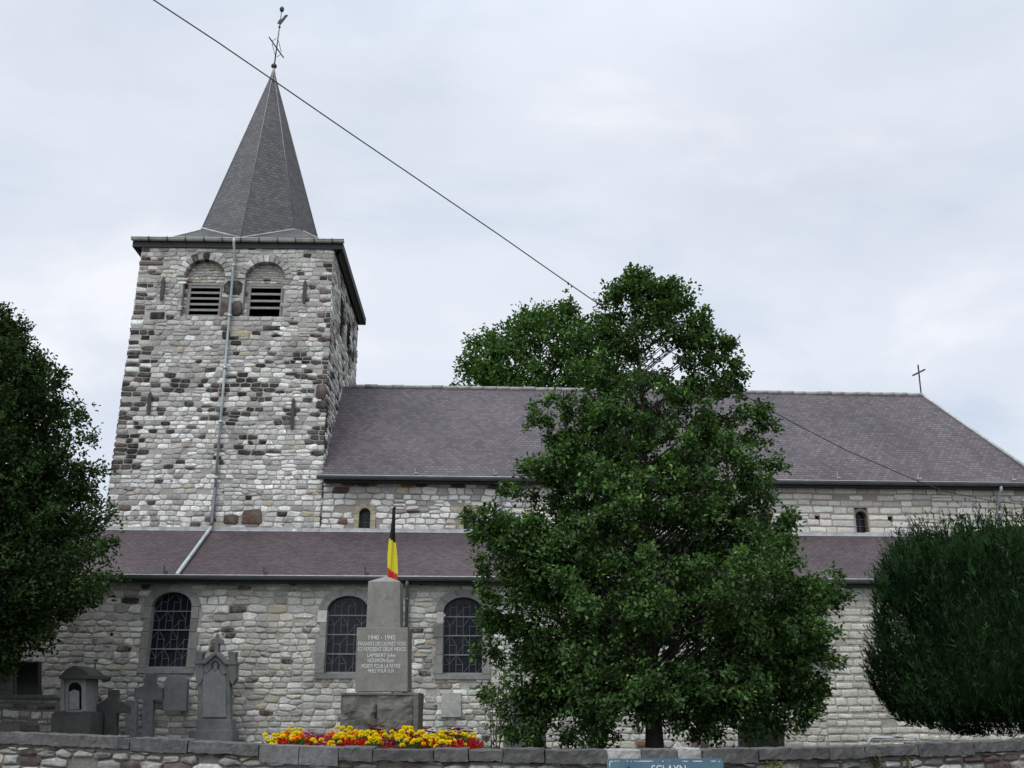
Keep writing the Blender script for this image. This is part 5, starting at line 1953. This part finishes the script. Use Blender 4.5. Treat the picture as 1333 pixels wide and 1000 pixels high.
# --- clipped conifer at the right edge
def conifer(y, cx, seed):
    rs = np.random.RandomState(seed)
    rows = [(689, 1270, 1440), (699, 1194, 1500), (714, 1160, 1550), (736, 1147, 1590), (765, 1146, 1600), (800, 1148, 1605), (840, 1148, 1605), (880, 1147, 1600), (905, 1144, 1590), (920, 1145, 1570), (932, 1154, 1540), (941, 1182, 1500), (950, 1240, 1450)]
    zs, rl, rr = profile_fn(rows, y, cx)
    x0 = W(cx, 900, y)[0]
    root = empty("conifer", Matrix.Translation((x0, y, YZ)))
    tag(root, "huge clipped dark green conifer with feathery edges at the right edge", "conifer")
    tr = MB()
    tr.tube([(x0, y, YZ - 0.05), (x0 + .03, y, 1.4), (x0, y, zs[-1] - 0.8)], [0.26, 0.2, 0.05], 10, caps=False)
    tr.build("trunk", M_BARK, root)
    core = MB()
    nr_, na = 18, 40
    g_ = []
    for i in range(nr_):
        z = zs[0] + 0.12 + (zs[-1] - zs[0] - 0.3) * i / (nr_ - 1)
        for k in range(na):
            a = 2 * math.pi * k / na
            L_, R_ = np.interp(z, zs, rl), np.interp(z, zs, rr)
            f_ = 0.82 + 0.10 * mnoise.noise(Vector((math.cos(a) * 2, math.sin(a) * 2, z * 1.3)))
            g_.append((x0 + math.cos(a) * (R_ if math.cos(a) > 0 else L_) * f_, y + math.sin(a) * 0.5 * (L_ + R_) * 0.85 * f_, z))
    fs = [(i * na + k, i * na + (k + 1) % na, (i + 1) * na + (k + 1) % na, (i + 1) * na + k) for i in range(nr_ - 1) for k in range(na)]
    fs += [tuple(reversed(range(na))), tuple(range((nr_ - 1) * na, nr_ * na))]
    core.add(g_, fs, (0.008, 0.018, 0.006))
    lv = Leaves()
    # feathery sprays: each one a plume of short blades about an upright axis
    ns2 = 11000
    w_ = np.cumsum(np.gradient(zs) * (rl + rr + 0.3)); w_ /= w_[-1]
    z = np.interp(rs.random_sample(ns2), w_, zs)
    az = rs.uniform(0, 2 * np.pi, ns2)
    L_, R_ = np.interp(z, zs, rl), np.interp(z, zs, rr)
    side = np.where(np.cos(az) > 0, R_, L_)
    fb = 0.5 * (L_ + R_) * 0.85
    lump = np.array([mnoise.noise(Vector((math.cos(a) * 3.2, math.sin(a) * 3.2, q * 1.1))) for a, q in zip(az, z)])
    q_ = 0.95 + 0.13 * lump - 0.24 * rs.random_sample(ns2) ** 2.2
    B = np.stack([x0 + side * np.cos(az) * q_, y + fb * np.sin(az) * q_, z - 0.10], 1)
    out = np.stack([np.cos(az), np.sin(az), np.zeros(ns2)], 1)
    topness = np.clip((z - zs[-1] + 1.4) / 1.4, 0, 1)[:, None]
    ax = unit(out * (0.42 - 0.25 * topness) + np.array([0, 0, 1.0])[None] + rs.normal(0, 0.16, (ns2, 3)))
    ln = rs.uniform(0.14, 0.46, ns2) * (1 + 0.35 * topness[:, 0])
    tops = []
    nb = 12
    t = rs.random_sample((ns2, nb))
    C = B[:, None, :] + ax[:, None, :] * (t * ln[:, None])[:, :, None]
    D = unit((ax[:, None, :] * 0.9 + rs.normal(0, 0.45, (ns2, nb, 3))).reshape(-1, 3))
    C = C.reshape(-1, 3)
    U = rs.normal(0, 1, C.shape)
    sh = np.exp(rs.normal(0, 0.38, ns2))
    K = np.array([0.013, 0.029, 0.010])[None] * np.repeat(sh, nb)[:, None] * (0.7 + 0.6 * t.reshape(-1, 1)) * np.exp(rs.normal(0, 0.12, (len(C), 1)))
    Ln = rs.uniform(0.05, 0.12, len(C)) * (1.15 - 0.5 * t.reshape(-1))
    lv.add(C, D, U, Ln, Ln * 0.17, np.clip(K, 0.002, 0.5))
    # leader shoots along the top
    m = 130
    zt = rs.uniform(zs[-1] - 1.1, zs[-1] - 0.02, m)
    a2 = rs.uniform(0, 2 * np.pi, m)
    L2, R2 = np.interp(zt, zs, rl), np.interp(zt, zs, rr)
    sd = np.where(np.cos(a2) > 0, R2, L2) * 0.95
    pts = list(np.stack([x0 + sd * np.cos(a2), y + 0.5 * (L2 + R2) * .82 * np.sin(a2), zt - 0.1], 1))
    for px, py in ((1187, 708), (1203, 706), (1146, 745), (1226, 702), (1250, 692), (1290, 688), (1165, 728), (1320, 690)):
        x, zz = W(px, py, y - 0.7)
        for _ in range(2): pts.append(np.array([x + rs.normal(0, .03), y - 0.7, zz - 0.22]))
    pts = np.array(pts)
    m = len(pts)
    nb = 40
    h = rs.uniform(0.2, 0.36, m)
    t = rs.random_sample((m, nb))
    C = pts[:, None, :] + np.stack([rs.normal(0, 0.02, (m, nb)) * (1 - t), rs.normal(0, 0.02, (m, nb)) * (1 - t), t * h[:, None]], 2)
    C = C.reshape(-1, 3)
    D = unit(np.array([0, 0, 1.0])[None] + rs.normal(0, 0.35, C.shape))
    Ln = rs.uniform(0.06, 0.11, len(C)) * (1.1 - 0.6 * t.reshape(-1))
    K = np.array([0.018, 0.042, 0.014])[None] * np.exp(rs.normal(0, 0.2, (len(C), 1)))
    lv.add(C, D, rs.normal(0, 1, C.shape), Ln, Ln * 0.22, K)
    lv.build("crown", M_NEEDLE, root, blade=True, extra=core)


conifer(16.6, 1372, 5)


# --- low growth
def bush(name, label, cat, px, y, z0, r_, h_, n, lr, col, seed, stems=6):
    rs = np.random.RandomState(seed)
    x = W(px, 940, y)[0]
    root = empty(name, Matrix.Translation((x, y, z0)))
    tag(root, label, cat)
    lv = Leaves()
    st = MB()
    P, O = [], []
    for i in range(stems):
        a = rs.uniform(0, 2 * np.pi); q = rs.random_sample() ** .5 * r_
        tip = np.array([x + math.cos(a) * q, y + math.sin(a) * q, z0 + h_ * rs.uniform(0.65, 1.0)])
        b = np.array([x + rs.normal(0, .03), y + rs.normal(0, .03), z0])
        mid_ = (b + tip) / 2 + np.array([0, 0, .1 * h_])
        branch_mesh(st, [b, mid_, tip], 0.010, 0.004, 5)
        k = n // stems
        t = rs.uniform(0.2, 1, k)
        p = b[None] * ((1 - t) ** 2)[:, None] + 2 * mid_[None] * (t * (1 - t))[:, None] + tip[None] * (t ** 2)[:, None] + rs.normal(0, 0.25 * r_, (k, 3))
        P.append(p); O.append(unit(p - np.array([[x, y, z0 + h_ * .3]])))
    P, O = np.concatenate(P), np.concatenate(O)
    P[:, 2] = np.maximum(P[:, 2], z0 + 0.03)
    lv.add(*rosette(rs, P, O, 6, lr, col, 0.25, spread=0.04))
    st.build("stems", M_BARK, root)
    lv.build("foliage", M_LEAF, root)
    return root


bush("shrub", "dense leafy shrub growing at the foot of the oak, left of its trunk", "shrub", 778, 16.2, 0.55, 0.55, 1.35, 260, (0.06, 0.10), (0.034, 0.070, 0.018), 3, 9)
bush("climbing_plant", "thin straggly rose with few leaves beside the flower bed's right end", "plant", 645, 14.6, 0.55, 0.16, 1.45, 60, (0.045, 0.07), (0.05, 0.09, 0.025), 4, 4)
rgw = random.Random(5)
for i, (px, lab) in enumerate(((1003, "small yellowish tuft of weed growing from the low wall below the box tomb"), (1137, "small dark tuft of weed growing from the low wall below the handrail"), (1178, "small mossy tuft of weed on the low wall right of the handrail's middle"))):
    x = wxpx(px)
    zt_ = wz(x) - 0.24
    b = bush("wall_weed", lab, "weed", px, wy(x) - 0.03, zt_, 0.05, 0.10, 16, (0.03, 0.05), ((0.16, 0.17, 0.04), (0.045, 0.06, 0.02), (0.07, 0.075, 0.03))[i], 40 + i, 3)

# --- flower bed in front of the memorial
sb = MB()
xa, _ = W(335, 960, 13.4); xb, _ = W(640, 960, 13.4)
rough_box(sb, xa, xb, 12.55, 14.45, 0.5, 1.03, 0.12, 0.03, 4.0, 3)
tag(sb.build("soil", plain("dark_soil", (0.03, 0.023, 0.017), 1.0, var=0.5)), kind="structure")


def bloom_mesh(kind, col, seed):
    rs = np.random.RandomState(seed)
    lv = Leaves()
    if kind == "pompon":
        n = 60
        i = np.arange(n) + 0.5
        ph = np.arccos(1 - 1.25 * i / n); th = np.pi * (1 + 5 ** .5) * i
        d = np.stack([np.cos(th) * np.sin(ph), np.sin(th) * np.sin(ph), np.cos(ph) * 0.8], 1)
        lv.add(d * 0.012, d + rs.normal(0, .15, (n, 3)), rs.normal(0, 1, (n, 3)) + np.array([0, 0, 2.]), np.full(n, 0.026), np.full(n, 0.020), leaf_cols(rs, n, col, 0.12))
    elif kind == "spike":
        n = 46
        t = rs.random_sample(n); a = rs.uniform(0, 6.28, n)
        d = np.stack([np.cos(a), np.sin(a), np.full(n, 0.7)], 1)
        C = np.stack([np.zeros(n), np.zeros(n), t * 0.11], 1)
        lv.add(C, d, rs.normal(0, 1, (n, 3)), 0.034 * (1.1 - 0.7 * t), np.full(n, 0.014), leaf_cols(rs, n, col, 0.15))
    else:
        n = 8
        a = np.arange(n) * 2 * np.pi / n
        d = np.stack([np.cos(a), np.sin(a), np.full(n, 0.35)], 1)
        lv.add(np.zeros((n, 3)), d, np.tile([0, 0, 1.0], (n, 1)), np.full(n, 0.034), np.full(n, 0.032), leaf_cols(rs, n, col, 0.10))
    return lv


def make_plant(name, label, cat, group, kind, col, nb, r_, h_, seed):
    rs = np.random.RandomState(seed)
    root = empty(name, Matrix())
    tag(root, label, cat, group)
    f_ = Leaves()
    n = 130
    a = rs.uniform(0, 6.28, n); rr_ = np.sqrt(rs.random_sample(n)) * r_
    z = h_ * (0.15 + 0.7 * rs.random_sample(n) * (1 - 0.5 * (rr_ / r_) ** 2))
    C = np.stack([np.cos(a) * rr_, np.sin(a) * rr_, z], 1)
    D = np.stack([np.cos(a), np.sin(a), rs.uniform(0.2, 1.2, n)], 1) + rs.normal(0, 0.4, (n, 3))
    f_.add(C, D, rs.normal(0, 0.6, (n, 3)) + np.array([0, 0, 1.0]), rs.uniform(0.035, 0.065, n), rs.uniform(0.014, 0.026, n), leaf_cols(rs, n, (0.035, 0.075, 0.022), 0.3))
    f_.build("foliage", M_LEAF, root)
    for i in range(nb):
        a = 2 * math.pi * (i + rs.random_sample() * .6) / nb; q = r_ * (0.25 + 0.7 * rs.random_sample())
        hz = h_ * rs.uniform(0.82, 1.08)
        st = bloom_mesh(kind, col, seed * 31 + i)
        o = st.build("bloom", M_PETAL, root, Matrix.Translation((math.cos(a) * q, math.sin(a) * q, hz)) @ Matrix.Rotation(rs.normal(0, 0.2), 4, 'X') @ Matrix.Scale(rs.uniform(0.85, 1.2), 4))
    return root


YELLOW, ORANGE, REDC, MAG, WINE = (0.72, 0.55, 0.015), (0.72, 0.20, 0.008), (0.40, 0.012, 0.018), (0.42, 0.035, 0.22), (0.12, 0.008, 0.035)
KINDS = {
    "y": ("yellow_marigold", "bushy yellow marigold plant in the flower bed before the memorial", "flower", "yellow marigolds in the flower bed", "pompon", YELLOW, 5, 0.14, 0.20),
    "o": ("orange_marigold", "orange marigold plant among the yellow ones in the flower bed", "flower", "orange marigolds in the flower bed", "pompon", ORANGE, 4, 0.13, 0.20),
    "r": ("red_salvia", "low red salvia plant with short spikes in the flower bed", "flower", "red salvias in the flower bed", "spike", REDC, 5, 0.12, 0.10),
    "m": ("magenta_petunia", "magenta petunia plant with flat blooms in the flower bed", "flower", "magenta petunias in the flower bed", "disc", MAG, 9, 0.12, 0.15),
    "w": ("wine_red_plant", "dark wine red flowering plant in the flower bed", "flower", "wine red plants in the flower bed", "disc", WINE, 9, 0.12, 0.22),
}
PROTO = {k: make_plant(*v, seed=200 + i) for i, (k, v) in enumerate(KINDS.items())}
used = set()


def place_plant(k, x, y, z, rot, sc):
    src = PROTO[k]
    kids = [c for c in src.children]
    Mx = Matrix.Translation((x, y, z)) @ Matrix.Rotation(rot, 4, 'Z') @ Matrix.Scale(sc, 4)
    if k not in used:
        used.add(k)
        src["_done"] = 1
        del src["_done"]
        pend.append((src, Mx))
        return
    r_ = src.copy()
    COL.objects.link(r_)
    r_.matrix_basis = Mx
    for c in kids:
        d = c.copy()
        COL.objects.link(d)
        d.parent = r_


pend = []
rg = random.Random(31)
rows_ = [
    # depth, left and right end in photo pixels, kinds from left to right, soil height
    (12.72, 354, 626, "yrmormyrmrymrmyyrmyrmr", 1.02),
    (12.98, 350, 622, "yoyomyrmyowyymyrwyymymr", 1.04),
    (13.25, 350, 618, "yoyormmyoyywymyryyywry", 1.06),
    (13.55, 356, 610, "yoymmroyoyyrywyymyyyw", 1.08),
    (13.88, 366, 600, "yymmmoyyywyyyywyyw", 1.10),
]
for yv, pa, pb, ks, zz in rows_:
    for i, k in enumerate(ks):
        px = pa + (pb - pa) * (i + 0.5) / len(ks) + rg.uniform(-3, 3)
        x, _ = W(px, 960, yv)
        place_plant(k, x, yv + rg.uniform(-.06, .06), zz - 0.03 + rg.uniform(-.02, .05), rg.uniform(0, 6.28), rg.uniform(0.8, 1.15))
for src, Mx in pend:
    src.matrix_basis = Mx
